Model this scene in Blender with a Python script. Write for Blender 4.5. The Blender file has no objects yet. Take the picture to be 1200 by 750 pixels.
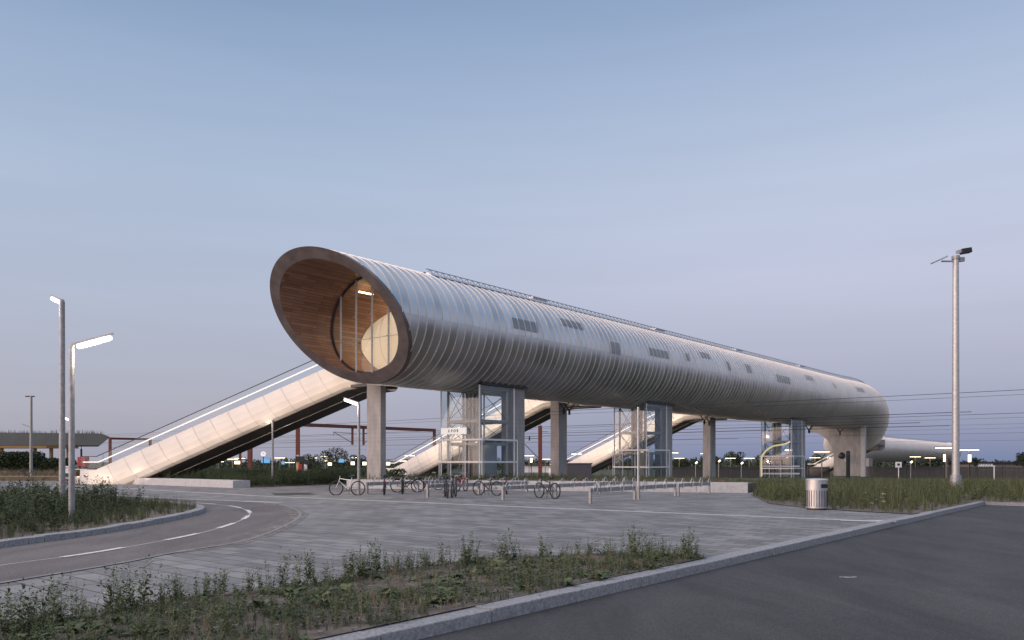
import bpy, math, random
import numpy as np
from mathutils import Vector, Matrix
random.seed(7); rng=np.random.default_rng(7)
PI=math.pi
scene=bpy.context.scene
C=scene.collection
# ------------------------------------------------------------------ camera
F=930.0; HY=541.0; CH=1.6
cam_d=bpy.data.cameras.new('camera'); cam=bpy.data.objects.new('camera',cam_d); C.objects.link(cam)
cam.location=(0,0,CH); cam.rotation_euler=(PI/2,0,0)
cam_d.sensor_width=36; cam_d.lens=F/1200*36; cam_d.shift_y=(HY-375)/1200
cam_d.clip_start=.1; cam_d.clip_end=6000
scene.camera=cam
def G(x,y,z=0.0):
    Y=(CH-z)*F/(y-HY); return Vector(((x-600)/F*Y,Y,z))
def A(x,Y,z=0.0): return Vector(((x-600)/F*Y,Y,z))
def ZH(y,Y): return CH-(y-HY)*Y/F
# frame of the tube: t along, u to the near side
AL=math.radians(39.9); SA,CA=math.sin(AL),math.cos(AL)
X0,Y0,ZC=-10.151,46.436,9.99
HA,HB=4.317,3.6
def T(t,u,z=0.0): return Vector((X0+SA*t+CA*u, Y0+CA*t-SA*u, z))
# ------------------------------------------------------------------ mesh builder
ORG={}
class MB:
    def __init__(s): s.v=[];s.f=[];s.m=[];s.uv=[];s.mi=0
    def add(s,vs,fs,uvs=None):
        o=len(s.v); s.v.extend([tuple(v) for v in vs])
        for k,f in enumerate(fs):
            s.f.append(tuple(i+o for i in f)); s.m.append(s.mi)
            s.uv.append(uvs[k] if uvs else None)
    def obox(s,c,ax,ay,az):          # centre and three half-axis vectors
        c=Vector(c);ax=Vector(ax);ay=Vector(ay);az=Vector(az)
        vs=[c+i*ax+j*ay+k*az for i in(-1,1) for j in(-1,1) for k in(-1,1)]
        s.add(vs,[(0,1,3,2),(4,6,7,5),(0,4,5,1),(2,3,7,6),(0,2,6,4),(1,5,7,3)])
        return s
    def box(s,x0,x1,y0,y1,z0,z1):
        return s.obox(((x0+x1)/2,(y0+y1)/2,(z0+z1)/2),((x1-x0)/2,0,0),(0,(y1-y0)/2,0),(0,0,(z1-z0)/2))
    def tbox(s,t0,t1,u0,u1,z0,z1):   # box in the tube's frame
        c=T((t0+t1)/2,(u0+u1)/2,(z0+z1)/2)
        return s.obox(c,Vector((SA,CA,0))*(t1-t0)/2,Vector((CA,-SA,0))*(u1-u0)/2,(0,0,(z1-z0)/2))
    def bar(s,p0,p1,w,h=None,up=(0,0,1)):
        p0=Vector(p0);p1=Vector(p1);h=h or w;d=(p1-p0)
        if d.length<1e-6:return s
        n=d.normalized();up=Vector(up)
        if abs(n.dot(up))>.95: up=Vector((1,0,0))
        a=n.cross(up).normalized();b=a.cross(n)
        return s.obox((p0+p1)/2,d/2,a*w/2,b*h/2)
    def tube(s,pts,r,seg=8,caps=True,closed=False):
        pts=[Vector(p) for p in pts];n=len(pts)
        rs=r if isinstance(r,(list,tuple)) else [r]*n
        vs=[];prev=None
        for i,p in enumerate(pts):
            if closed: d=pts[(i+1)%n]-pts[i-1]
            else: d=pts[min(i+1,n-1)]-pts[max(i-1,0)]
            d.normalize()
            if prev is None:
                up=Vector((0,0,1)) if abs(d.z)<.9 else Vector((1,0,0)); a=d.cross(up).normalized()
            else: a=(prev-d*prev.dot(d)).normalized()
            prev=a;b=d.cross(a)
            for k in range(seg):
                an=2*PI*k/seg; vs.append(p+(a*math.cos(an)+b*math.sin(an))*rs[i])
        fs=[]
        for i in range(n if closed else n-1):
            for k in range(seg):
                j=(i+1)%n;fs.append((i*seg+k,i*seg+(k+1)%seg,j*seg+(k+1)%seg,j*seg+k))
        if caps and not closed:
            fs.append(tuple(range(seg-1,-1,-1)));fs.append(tuple(range((n-1)*seg,n*seg)))
        s.add(vs,fs);return s
    def ring(s,c,ax,ay,r,rt,seg=24,ts=6):
        c=Vector(c);ax=Vector(ax);ay=Vector(ay)
        return s.tube([c+ax*math.cos(2*PI*k/seg)*r+ay*math.sin(2*PI*k/seg)*r for k in range(seg)],rt,ts,closed=True)
    def prism(s,poly,z0,z1,bottom=False):
        n=len(poly);vs=[(p[0],p[1],z0) for p in poly]+[(p[0],p[1],z1) for p in poly]
        fs=[tuple(range(n,2*n))]+[(i,(i+1)%n,n+(i+1)%n,n+i) for i in range(n)]
        if bottom: fs.append(tuple(range(n-1,-1,-1)))
        s.add(vs,fs);return s
    def sheet(s,poly,z):
        s.add([(p[0],p[1],z) for p in poly],[tuple(range(len(poly)))]);return s
    def lathe(s,prof,seg=24,c=(0,0,0)):
        n=len(prof);vs=[]
        for r,z in prof:
            for k in range(seg): vs.append((c[0]+r*math.cos(2*PI*k/seg),c[1]+r*math.sin(2*PI*k/seg),c[2]+z))
        fs=[(i*seg+k,i*seg+(k+1)%seg,(i+1)*seg+(k+1)%seg,(i+1)*seg+k) for i in range(n-1) for k in range(seg)]
        fs.append(tuple(range(seg-1,-1,-1)));fs.append(tuple(range((n-1)*seg,n*seg)))
        s.add(vs,fs);return s
    def strip(s,a,b,uva=None,uvb=None,flip=False):   # quads between two polylines
        n=len(a);vs=list(a)+list(b);fs=[(i,i+1,n+i+1,n+i) for i in range(n-1)]
        s.add(vs,fs);return s
    def build(s,name,mats,parent=None,smooth=False,bevel=0,recalc=True):
        if not isinstance(mats,(list,tuple)): mats=[mats]
        me=bpy.data.meshes.new(name)
        o=ORG.get(parent.name,Vector((0,0,0))) if parent else Vector((0,0,0))
        me.from_pydata([(v[0]-o[0],v[1]-o[1],v[2]-o[2]) for v in s.v],[],s.f)
        for m in mats: me.materials.append(m)
        if len(mats)>1: me.polygons.foreach_set('material_index',s.m)
        if any(u is not None for u in s.uv):
            l=me.uv_layers.new(name='UVMap');k=0
            for u,f in zip(s.uv,s.f):
                for j in range(len(f)):
                    if u: l.data[k].uv=u[j]
                    k+=1
        if recalc:
            import bmesh
            bm=bmesh.new();bm.from_mesh(me);bmesh.ops.recalc_face_normals(bm,faces=bm.faces);bm.to_mesh(me);bm.free()
        if smooth:
            me.polygons.foreach_set('use_smooth',[True]*len(me.polygons))
            try: me.set_sharp_from_angle(angle=math.radians(40))
            except Exception: pass
        ob=bpy.data.objects.new(name,me);C.objects.link(ob)
        if parent: ob.parent=parent; ORG[ob.name]=o
        if bevel:
            b=ob.modifiers.new('bevel','BEVEL');b.width=bevel;b.segments=2;b.limit_method='ANGLE'
        return ob
def tag(o,label=None,cat=None,group=None,kind=None):
    if label:o['label']=label
    if cat:o['category']=cat
    if group:o['group']=group
    if kind:o['kind']=kind
    return o
def thing(name,label,cat,loc=(0,0,0),group=None,kind=None):
    o=bpy.data.objects.new(name,None);C.objects.link(o);o.location=loc;o.empty_display_size=.2
    ORG[o.name]=Vector(loc);return tag(o,label,cat,group,kind)
def copy_tree(o,parent=None):
    c=o.copy();C.objects.link(c);c.parent=parent
    for ch in list(o.children): copy_tree(ch,c)
    return c
# ------------------------------------------------------------------ materials
M={}
def mat(name,col,rough=.6,metal=0.0,var=0.0,vscale=2.0,bump=0.0,bscale=20.0,emit=None,estr=0,spec=None,vcol=None):
    m=bpy.data.materials.new(name);m.use_nodes=True;nt=m.node_tree;n=nt.nodes;b=n['Principled BSDF']
    b.inputs['Base Color'].default_value=(*col,1);b.inputs['Roughness'].default_value=rough;b.inputs['Metallic'].default_value=metal
    if spec is not None:b.inputs['Specular IOR Level'].default_value=spec
    if emit:
        b.inputs['Emission Color'].default_value=(*emit,1);b.inputs['Emission Strength'].default_value=estr
    tc=n.new('ShaderNodeTexCoord')
    if var>0:
        no=n.new('ShaderNodeTexNoise');no.inputs['Scale'].default_value=vscale;no.inputs['Detail'].default_value=6;no.inputs['Roughness'].default_value=.6
        nt.links.new(tc.outputs['Object'],no.inputs['Vector'])
        r=n.new('ShaderNodeValToRGB');r.color_ramp.elements[0].position=.3;r.color_ramp.elements[1].position=.7
        c2=vcol or tuple(min(1,c*(1+var)) for c in col)
        r.color_ramp.elements[0].color=(*[c*(1-var) for c in col],1);r.color_ramp.elements[1].color=(*c2,1)
        nt.links.new(no.outputs['Fac'],r.inputs['Fac']);nt.links.new(r.outputs['Color'],b.inputs['Base Color'])
    if bump>0:
        no=n.new('ShaderNodeTexNoise');no.inputs['Scale'].default_value=bscale;no.inputs['Detail'].default_value=4
        nt.links.new(tc.outputs['Object'],no.inputs['Vector'])
        bp=n.new('ShaderNodeBump');bp.inputs['Strength'].default_value=bump;bp.inputs['Distance'].default_value=.02
        nt.links.new(no.outputs['Fac'],bp.inputs['Height']);nt.links.new(bp.outputs['Normal'],b.inputs['Normal'])
    M[name]=m;return m
mat('alu',(.57,.575,.59),.34,.92,.10,.35,.25,.8)
def alu_panels():
    m=M['alu'];n,l=links_(m);b=n['Principled BSDF']
    uv=n.new('ShaderNodeUVMap');sx=n.new('ShaderNodeSeparateXYZ');l.new(uv.outputs['UV'],sx.inputs[0])
    def fl(sock,div,off):
        a=n.new('ShaderNodeMath');a.operation='ADD';a.inputs[1].default_value=off;l.new(sock,a.inputs[0])
        d=n.new('ShaderNodeMath');d.operation='DIVIDE';d.inputs[1].default_value=div;l.new(a.outputs[0],d.inputs[0])
        f=n.new('ShaderNodeMath');f.operation='FLOOR';l.new(d.outputs[0],f.inputs[0]);return f.outputs[0]
    c=n.new('ShaderNodeCombineXYZ');l.new(fl(sx.outputs['X'],.65,2.2+65),c.inputs[0]);l.new(fl(sx.outputs['Y'],6.2,0),c.inputs[1])
    wn_=n.new('ShaderNodeTexWhiteNoise');wn_.noise_dimensions='2D';l.new(c.outputs[0],wn_.inputs['Vector'])
    old=b.inputs['Base Color'].links[0].from_socket
    mr_=n.new('ShaderNodeMapRange');mr_.inputs[3].default_value=.86;mr_.inputs[4].default_value=1.08;l.new(wn_.outputs['Value'],mr_.inputs[0])
    sc=n.new('ShaderNodeVectorMath');sc.operation='SCALE';l.new(old,sc.inputs[0]);l.new(mr_.outputs[0],sc.inputs['Scale']);l.new(sc.outputs[0],b.inputs['Base Color'])
    m2=n.new('ShaderNodeMapRange');m2.inputs[3].default_value=.29;m2.inputs[4].default_value=.42;l.new(wn_.outputs['Value'],m2.inputs[0]);l.new(m2.outputs[0],b.inputs['Roughness'])
def links_(m): return m.node_tree.nodes,m.node_tree.links
alu_panels()
mat('alu_seam',(.64,.625,.60),.42,.6)
mat('gap_shade',(.10,.10,.11),.5,.5)
mat('rim',(.14,.118,.112),.42,.35,.35,.9)
mat('galv',(.30,.30,.305),.48,.5,.22,9)
mat('galv_light',(.45,.45,.445),.42,.5,.15,6)
mat('steel_dark',(.045,.045,.05),.45,.5)
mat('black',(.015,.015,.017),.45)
mat('rubber',(.02,.02,.021),.7)
mat('chrome',(.6,.6,.6),.25,1)
mat('corten',(.16,.05,.032),.8,.1,.3,3)
mat('corten_dark',(.10,.035,.025),.8,.1,.3,3)
mat('white_panel',(.62,.60,.57),.42,.1,.05,.5)
mat('white_paint',(.72,.72,.70),.6,0,.15,4)
mat('white_metal',(.70,.70,.70),.4,.2)
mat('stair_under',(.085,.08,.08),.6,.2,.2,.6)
mat('concrete_dark',(.25,.24,.23),.85,0,.18,1.2,.3,12)
mat('granite',(.27,.27,.275),.85,0,.38,22,.6,60)
mat('ledge',(.45,.45,.45),.8,0,.15,6,.3,30)
mat('soil',(.10,.08,.065),.95,0,.45,3.0,.9,22,vcol=(.185,.15,.12))
mat('dry_grass',(.16,.12,.07),.95,0,.3,1.5,.5,10)
mat('field',(.05,.055,.03),.95,0,.3,.2,.5,5)
mat('ballast',(.12,.11,.10),.95,0,.3,3,.8,15)
mat('line_paint',(.62,.61,.58),.7,0,.35,9)
mat('red_paint',(.42,.02,.03),.45)
mat('roof_dark',(.03,.032,.035),.8,0,.2,.5)
mat('canopy',(.065,.08,.085),.5,.4,.12,.8)
mat('amber',(.34,.2,.08),.6,0,emit=(1,.55,.2),estr=.07)
mat('lamp_white',(.9,.9,.85),.4,0,emit=(1,.93,.82),estr=4.5)
mat('lamp_warm',(.9,.85,.7),.4,0,emit=(1,.78,.45),estr=7)
mat('lamp_far',(.9,.85,.7),.4,0,emit=(1,.80,.52),estr=3.2)
mat('led_soft',(.9,.88,.85),.4,0,emit=(1,.90,.80),estr=.5)
mat('screen_blue',(.1,.3,.5),.3,0,emit=(.2,.5,.85),estr=.5)
mat('sign_white',(.8,.8,.8),.4,0,emit=(1,.97,.92),estr=.35)
mat('cabinet',(.10,.095,.11),.55,.2,.1,2)
mat('trunk',(.05,.035,.025),.9,0,.2,5)
mat('fence_m',(.045,.04,.042),.7,.1,.2,3)
mat('tyre_rim',(.22,.22,.22),.4,.7)
mat('insulator',(.03,.022,.02),.4)
mat('floor_grey',(.28,.27,.26),.6,0,.1,2)

def links(m): return m.node_tree.nodes,m.node_tree.links
def concrete():
    m=mat('concrete',(.36,.345,.33),.85);n,l=links(m);b=n['Principled BSDF'];tc=n['Texture Coordinate']
    no=n.new('ShaderNodeTexNoise');no.inputs['Scale'].default_value=1.6;no.inputs['Detail'].default_value=8;no.inputs['Roughness'].default_value=.65
    mp=n.new('ShaderNodeMapping');mp.inputs['Scale'].default_value=(1,1,.35)
    l.new(tc.outputs['Object'],mp.inputs['Vector']);l.new(mp.outputs['Vector'],no.inputs['Vector'])
    r=n.new('ShaderNodeValToRGB');r.color_ramp.elements[0].position=.3;r.color_ramp.elements[1].position=.72
    r.color_ramp.elements[0].color=(.25,.235,.225,1);r.color_ramp.elements[1].color=(.42,.405,.39,1)
    l.new(no.outputs['Fac'],r.inputs['Fac'])
    wv=n.new('ShaderNodeTexWave');wv.bands_direction='Z';wv.inputs['Scale'].default_value=1.1;wv.inputs['Distortion'].default_value=.3
    l.new(tc.outputs['Object'],wv.inputs['Vector'])
    mx=n.new('ShaderNodeMix');mx.data_type='RGBA';mx.blend_type='MULTIPLY';mx.inputs[0].default_value=.05
    l.new(r.outputs['Color'],mx.inputs[6]);l.new(wv.outputs['Color'],mx.inputs[7]);l.new(mx.outputs[2],b.inputs['Base Color'])
    bp=n.new('ShaderNodeBump');bp.inputs['Strength'].default_value=.4;bp.inputs['Distance'].default_value=.02
    n2=n.new('ShaderNodeTexNoise');n2.inputs['Scale'].default_value=14;l.new(tc.outputs['Object'],n2.inputs['Vector'])
    l.new(n2.outputs['Fac'],bp.inputs['Height']);l.new(bp.outputs['Normal'],b.inputs['Normal'])
concrete()
def wood():
    m=mat('wood',(.2,.1,.05),.55);n,l=links(m);b=n['Principled BSDF']
    uv=n.new('ShaderNodeUVMap')
    br=n.new('ShaderNodeTexBrick');br.offset=.37;br.inputs['Scale'].default_value=1
    br.inputs['Brick Width'].default_value=1.9;br.inputs['Row Height'].default_value=.21;br.inputs['Mortar Size'].default_value=.008
    br.inputs['Color1'].default_value=(.35,.20,.14,1);br.inputs['Color2'].default_value=(.19,.105,.075,1);br.inputs['Mortar'].default_value=(.02,.01,.006,1)
    br.inputs['Bias'].default_value=0
    l.new(uv.outputs['UV'],br.inputs['Vector'])
    mp=n.new('ShaderNodeMapping');mp.inputs['Scale'].default_value=(1.2,18,1);l.new(uv.outputs['UV'],mp.inputs['Vector'])
    no=n.new('ShaderNodeTexNoise');no.inputs['Scale'].default_value=1;no.inputs['Detail'].default_value=6;l.new(mp.outputs['Vector'],no.inputs['Vector'])
    r=n.new('ShaderNodeValToRGB');r.color_ramp.elements[0].color=(.6,.6,.6,1);r.color_ramp.elements[1].color=(1.25,1.2,1.15,1)
    l.new(no.outputs['Fac'],r.inputs['Fac'])
    mx=n.new('ShaderNodeMix');mx.data_type='RGBA';mx.blend_type='MULTIPLY';mx.inputs[0].default_value=1
    l.new(br.outputs['Color'],mx.inputs[6]);l.new(r.outputs['Color'],mx.inputs[7]);l.new(mx.outputs[2],b.inputs['Base Color'])
wood()
def pavers():
    m=mat('pavers',(.2,.2,.2),.75);n,l=links(m);b=n['Principled BSDF'];tc=n['Texture Coordinate']
    mp=n.new('ShaderNodeMapping');mp.inputs['Rotation'].default_value=(0,0,AL);l.new(tc.outputs['Object'],mp.inputs['Vector'])
    br=n.new('ShaderNodeTexBrick');br.inputs['Scale'].default_value=1;br.inputs['Brick Width'].default_value=.7;br.inputs['Row Height'].default_value=.35
    br.inputs['Mortar Size'].default_value=.013;br.inputs['Mortar Smooth'].default_value=.2
    br.inputs['Color1'].default_value=(.142,.140,.140,1);br.inputs['Color2'].default_value=(.255,.250,.249,1);br.inputs['Mortar'].default_value=(.035,.033,.031,1)
    l.new(mp.outputs['Vector'],br.inputs['Vector'])
    no=n.new('ShaderNodeTexNoise');no.inputs['Scale'].default_value=.55;no.inputs['Detail'].default_value=7;no.inputs['Roughness'].default_value=.65;l.new(tc.outputs['Object'],no.inputs['Vector'])
    r=n.new('ShaderNodeValToRGB');r.color_ramp.elements[0].position=.3;r.color_ramp.elements[1].position=.7
    r.color_ramp.elements[0].color=(.72,.71,.70,1);r.color_ramp.elements[1].color=(1.15,1.13,1.1,1);l.new(no.outputs['Fac'],r.inputs['Fac'])
    mx=n.new('ShaderNodeMix');mx.data_type='RGBA';mx.blend_type='MULTIPLY';mx.inputs[0].default_value=1
    l.new(br.outputs['Color'],mx.inputs[6]);l.new(r.outputs['Color'],mx.inputs[7]);l.new(mx.outputs[2],b.inputs['Base Color'])
    n2=n.new('ShaderNodeTexNoise');n2.inputs['Scale'].default_value=60;l.new(tc.outputs['Object'],n2.inputs['Vector'])
    ad=n.new('ShaderNodeMath');ad.operation='MULTIPLY_ADD';ad.inputs[1].default_value=.25
    l.new(n2.outputs['Fac'],ad.inputs[0])
    iv=n.new('ShaderNodeMath');iv.operation='SUBTRACT';iv.inputs[0].default_value=1;l.new(br.outputs['Fac'],iv.inputs[1]);l.new(iv.outputs[0],ad.inputs[2])
    bp=n.new('ShaderNodeBump');bp.inputs['Strength'].default_value=.5;bp.inputs['Distance'].default_value=.006
    l.new(ad.outputs[0],bp.inputs['Height']);l.new(bp.outputs['Normal'],b.inputs['Normal'])
pavers()
def asphalt(name,c1,c2,worn):
    m=mat(name,c1,.82);n,l=links(m);b=n['Principled BSDF'];tc=n['Texture Coordinate']
    no=n.new('ShaderNodeTexNoise');no.inputs['Scale'].default_value=.35;no.inputs['Detail'].default_value=8;no.inputs['Roughness'].default_value=.7
    mp=n.new('ShaderNodeMapping');mp.inputs['Rotation'].default_value=(0,0,AL);mp.inputs['Scale'].default_value=(1.6,.5,1)
    l.new(tc.outputs['Object'],mp.inputs['Vector']);l.new(mp.outputs['Vector'],no.inputs['Vector'])
    r=n.new('ShaderNodeValToRGB');e=r.color_ramp.elements;e[0].position=.35;e[1].position=.75;e[0].color=(*c1,1);e[1].color=(*worn,1);no.inputs['Distortion'].default_value=.6
    l.new(no.outputs['Fac'],r.inputs['Fac'])
    vo=n.new('ShaderNodeTexVoronoi');vo.inputs['Scale'].default_value=55;l.new(tc.outputs['Object'],vo.inputs['Vector'])
    r2=n.new('ShaderNodeValToRGB');r2.color_ramp.elements[0].color=(.55,.55,.55,1);r2.color_ramp.elements[1].color=(1.7,1.65,1.6,1)
    l.new(vo.outputs['Color'],r2.inputs['Fac'])
    mx=n.new('ShaderNodeMix');mx.data_type='RGBA';mx.blend_type='MULTIPLY';mx.inputs[0].default_value=.8
    l.new(r.outputs['Color'],mx.inputs[6]);l.new(r2.outputs['Color'],mx.inputs[7]);l.new(mx.outputs[2],b.inputs['Base Color'])
    bp=n.new('ShaderNodeBump');bp.inputs['Strength'].default_value=.8;bp.inputs['Distance'].default_value=.01
    l.new(vo.outputs['Distance'],bp.inputs['Height']);l.new(bp.outputs['Normal'],b.inputs['Normal'])
asphalt('asphalt',(.025,.0248,.0255),None,(.070,.069,.069))
asphalt('asphalt_worn',(.085,.076,.074),None,(.17,.155,.15))
def glass(name,tint,gl=.06,amt=.5):
    m=bpy.data.materials.new(name);m.use_nodes=True;n,l=links(m);n.clear()
    o=n.new('ShaderNodeOutputMaterial');t=n.new('ShaderNodeBsdfTransparent');t.inputs[0].default_value=(*tint,1)
    g=n.new('ShaderNodeBsdfGlossy');g.inputs['Roughness'].default_value=.04;g.inputs[0].default_value=(.9,.95,1,1)
    fr=n.new('ShaderNodeLayerWeight');fr.inputs['Blend'].default_value=.5
    pw=n.new('ShaderNodeMath');pw.operation='POWER';pw.inputs[1].default_value=4;l.new(fr.outputs['Facing'],pw.inputs[0])
    ma=n.new('ShaderNodeMath');ma.operation='MULTIPLY_ADD';ma.inputs[1].default_value=amt;ma.inputs[2].default_value=gl;l.new(pw.outputs[0],ma.inputs[0])
    mx=n.new('ShaderNodeMixShader');l.new(ma.outputs[0],mx.inputs[0]);l.new(t.outputs[0],mx.inputs[1]);l.new(g.outputs[0],mx.inputs[2]);l.new(mx.outputs[0],o.inputs[0])
    M[name]=m
glass('glass',(.90,.94,.95),.04,.28);glass('glass_clear',(.93,.95,.95),.025,.22);glass('glass_end',(.95,.92,.87),.02,.3)
def patchy(name,scale=2.2,lo=.38,hi=.62):
    n,l=links(M[name]);b=n['Principled BSDF'];o=n['Material Output'];tc=n['Texture Coordinate']
    no=n.new('ShaderNodeTexNoise');no.inputs['Scale'].default_value=scale;no.inputs['Detail'].default_value=7;no.inputs['Roughness'].default_value=.7
    l.new(tc.outputs['Object'],no.inputs['Vector']);mr_=n.new('ShaderNodeMapRange');mr_.inputs[1].default_value=lo;mr_.inputs[2].default_value=hi
    l.new(no.outputs['Fac'],mr_.inputs[0]);t=n.new('ShaderNodeBsdfTransparent');mx=n.new('ShaderNodeMixShader')
    l.new(mr_.outputs[0],mx.inputs[0]);l.new(t.outputs[0],mx.inputs[1]);l.new(b.outputs[0],mx.inputs[2]);l.new(mx.outputs[0],o.inputs['Surface'])
def leaf(name,c1,c2,c3=None):
    m=bpy.data.materials.new(name);m.use_nodes=True;n,l=links(m);b=n['Principled BSDF'];b.inputs['Roughness'].default_value=.75
    b.inputs['Specular IOR Level'].default_value=.25
    g=n.new('ShaderNodeNewGeometry');r=n.new('ShaderNodeValToRGB');r.color_ramp.elements[0].color=(*c1,1);r.color_ramp.elements[1].color=(*c2,1)
    if c3: e=r.color_ramp.elements.new(.93);e.color=(*c2,1);r.color_ramp.elements[-1].color=(*c3,1)
    l.new(g.outputs['Random Per Island'],r.inputs['Fac']);l.new(r.outputs['Color'],b.inputs['Base Color'])
    M[name]=m
leaf('leaf_weed',(.060,.082,.038),(.125,.155,.075),(.20,.17,.09))
leaf('leaf_dark',(.036,.052,.026),(.075,.10,.045),(.14,.125,.065))
leaf('leaf_grass',(.052,.068,.030),(.125,.135,.062),(.24,.20,.12))
leaf('leaf_tree',(.022,.034,.016),(.05,.068,.03))
# ------------------------------------------------------------------ world and light
w=bpy.data.worlds.new('World');scene.world=w;w.use_nodes=True;wn=w.node_tree.nodes;wl=w.node_tree.links
bg=wn['Background'];bg.inputs['Strength'].default_value=1.0
SUN_AZ=math.radians(246)    # clockwise from +Y: behind the camera, to the left
SUN_EL=math.radians(9)
sky=wn.new('ShaderNodeTexSky');sky.sky_type='NISHITA';sky.sun_disc=False;sky.sun_elevation=math.radians(2.5);sky.sun_rotation=SUN_AZ
sky.air_density=1.2;sky.dust_density=1.5;sky.ozone_density=2.0
tc=wn.new('ShaderNodeTexCoord');sp=wn.new('ShaderNodeSeparateXYZ');wl.new(tc.outputs['Generated'],sp.inputs[0])
def ramp(stops):
    r=wn.new('ShaderNodeValToRGB');e=r.color_ramp.elements
    while len(e)<len(stops): e.new(.5)
    for k,(p,c) in enumerate(stops): e[k].position=p;e[k].color=(*c,1)
    return r
def lin(*c): return tuple(((x/255)/12.92 if x/255<.04045 else ((x/255+.055)/1.055)**2.4) for x in c)
zf=sp.outputs['Z']
rl=ramp([(0,lin(151,153,170)),(.06,lin(161,163,181)),(.17,lin(167,173,194)),(.30,lin(165,178,201)),(.42,lin(146,165,193)),(.52,lin(120,144,177)),(.62,lin(150,172,204)),(.85,lin(205,218,240))])
rr=ramp([(0,lin(116,130,163)),(.05,lin(139,149,180)),(.12,lin(164,166,191)),(.21,lin(181,183,206)),(.32,lin(177,186,208)),(.42,lin(158,173,200)),(.52,lin(132,152,184)),(.62,lin(150,172,204)),(.85,lin(205,218,240))])
wl.new(zf,rl.inputs[0]);wl.new(zf,rr.inputs[0])
mr=wn.new('ShaderNodeMapRange');mr.inputs[1].default_value=-.42;mr.inputs[2].default_value=.42;mr.interpolation_type='SMOOTHSTEP';wl.new(sp.outputs['X'],mr.inputs[0])
mx=wn.new('ShaderNodeMix');mx.data_type='RGBA';wl.new(mr.outputs[0],mx.inputs[0]);wl.new(rl.outputs[0],mx.inputs[6]);wl.new(rr.outputs[0],mx.inputs[7])
# faint streaks of cloud low on the left
cn=wn.new('ShaderNodeTexNoise');cm=wn.new('ShaderNodeMapping');cm.inputs['Scale'].default_value=(2.2,2.2,26);wl.new(tc.outputs['Generated'],cm.inputs[0]);wl.new(cm.outputs[0],cn.inputs['Vector'])
cn.inputs['Scale'].default_value=1.3;cn.inputs['Detail'].default_value=5
cr=wn.new('ShaderNodeMapRange');cr.inputs[1].default_value=.38;cr.inputs[2].default_value=.68;cr.inputs[3].default_value=.975;cr.inputs[4].default_value=1.01;wl.new(cn.outputs['Fac'],cr.inputs[0])
cx=wn.new('ShaderNodeVectorMath');cx.operation='SCALE';wl.new(mx.outputs[2],cx.inputs[0]);wl.new(cr.outputs[0],cx.inputs['Scale'])
# the afterglow of the set sun, on the side away from the view
dv=wn.new('ShaderNodeVectorMath');dv.operation='DOT_PRODUCT';wl.new(tc.outputs['Generated'],dv.inputs[0]);dv.inputs[1].default_value=(math.sin(math.radians(244))*.95,math.cos(math.radians(244))*.95,.25)
gm=wn.new('ShaderNodeMapRange');gm.interpolation_type='SMOOTHSTEP';gm.inputs[1].default_value=.22;gm.inputs[2].default_value=.95;gm.inputs[3].default_value=0;gm.inputs[4].default_value=1
wl.new(dv.outputs['Value'],gm.inputs[0])
gc=wn.new('ShaderNodeVectorMath');gc.operation='SCALE';gc.inputs[0].default_value=(1.35,1.06,.97);wl.new(gm.outputs[0],gc.inputs['Scale'])
sk=wn.new('ShaderNodeVectorMath');sk.operation='SCALE';sk.inputs['Scale'].default_value=.05;wl.new(sky.outputs[0],sk.inputs[0])
a1=wn.new('ShaderNodeVectorMath');a1.operation='ADD';wl.new(cx.outputs[0],a1.inputs[0]);wl.new(gc.outputs[0],a1.inputs[1])
a2=wn.new('ShaderNodeVectorMath');a2.operation='ADD';wl.new(a1.outputs[0],a2.inputs[0]);wl.new(sk.outputs[0],a2.inputs[1])
wl.new(a2.outputs[0],bg.inputs['Color'])
sl=bpy.data.lights.new('sun','SUN');sl.energy=1.5;sl.angle=math.radians(60);sl.color=(1,.72,.56)
so=bpy.data.objects.new('sun',sl);C.objects.link(so)
sd=Vector((math.sin(SUN_AZ)*math.cos(SUN_EL),math.cos(SUN_AZ)*math.cos(SUN_EL),math.sin(SUN_EL)))
so.rotation_euler=sd.to_track_quat('Z','Y').to_euler()
scene.view_settings.view_transform='Standard';scene.view_settings.look='None';scene.view_settings.gamma=1;scene.view_settings.exposure=.12
scene.view_settings.use_curve_mapping=False
# ------------------------------------------------------------------ terrain
def struct(name,mb,m,label=None,**k):
    o=mb.build(name,m,**k);o['kind']='structure'
    if label:o['label']=label
    return o
ter=MB()
xs=[-3000,-200,-60,0,60,200,3000]; ys=[(-60,-.22),(60,-.22),(72,-.3),(90,-1.0),(400,-1.0),(3500,-1.0)]
vs=[(x,y,z) for y,z in ys for x in xs];n=len(xs)
ter.add(vs,[(j*n+i,j*n+i+1,(j+1)*n+i+1,(j+1)*n+i) for j in range(len(ys)-1) for i in range(n-1)])
struct('ground',ter,M['field'])
# kerb line between plaza and car park (along the tube's direction)
K0=G(380,750);K1=G(830,655);K2=G(1060,606);K3=G(1163,588.3)
kd=(K2-K0).normalized();kn=Vector((kd.y,-kd.x,0))
Ks=K0-kd*9;K3=K0+kd*((K3-K0).dot(kd))
side=Vector((CA,-SA,0))
# plaza and car park sheets
struct('plaza_paving',MB().sheet([Ks,K3-kd*6.2,K3-kd*3-side*4,(16,45),(14,66),(-130,66),(-130,-12),(-10,-12)],0),M['pavers'])
cp=MB().sheet([Ks+kn*.0,K3,K3+side*40,K3+side*40-kd*60,Ks-kd*12],-.125);struct('car_park_asphalt',cp,M['asphalt'])
fk=MB()
for k in range(6):
    q=G(986+k*3.2+random.uniform(-.5,.5),676.5+random.uniform(-.4,.4),-.12);fk.obox((q.x,q.y,-.119),(.03,.01,0),(0,.012,0),(0,0,.001))
struct('paint_fleck',fk,M['line_paint'])
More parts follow.
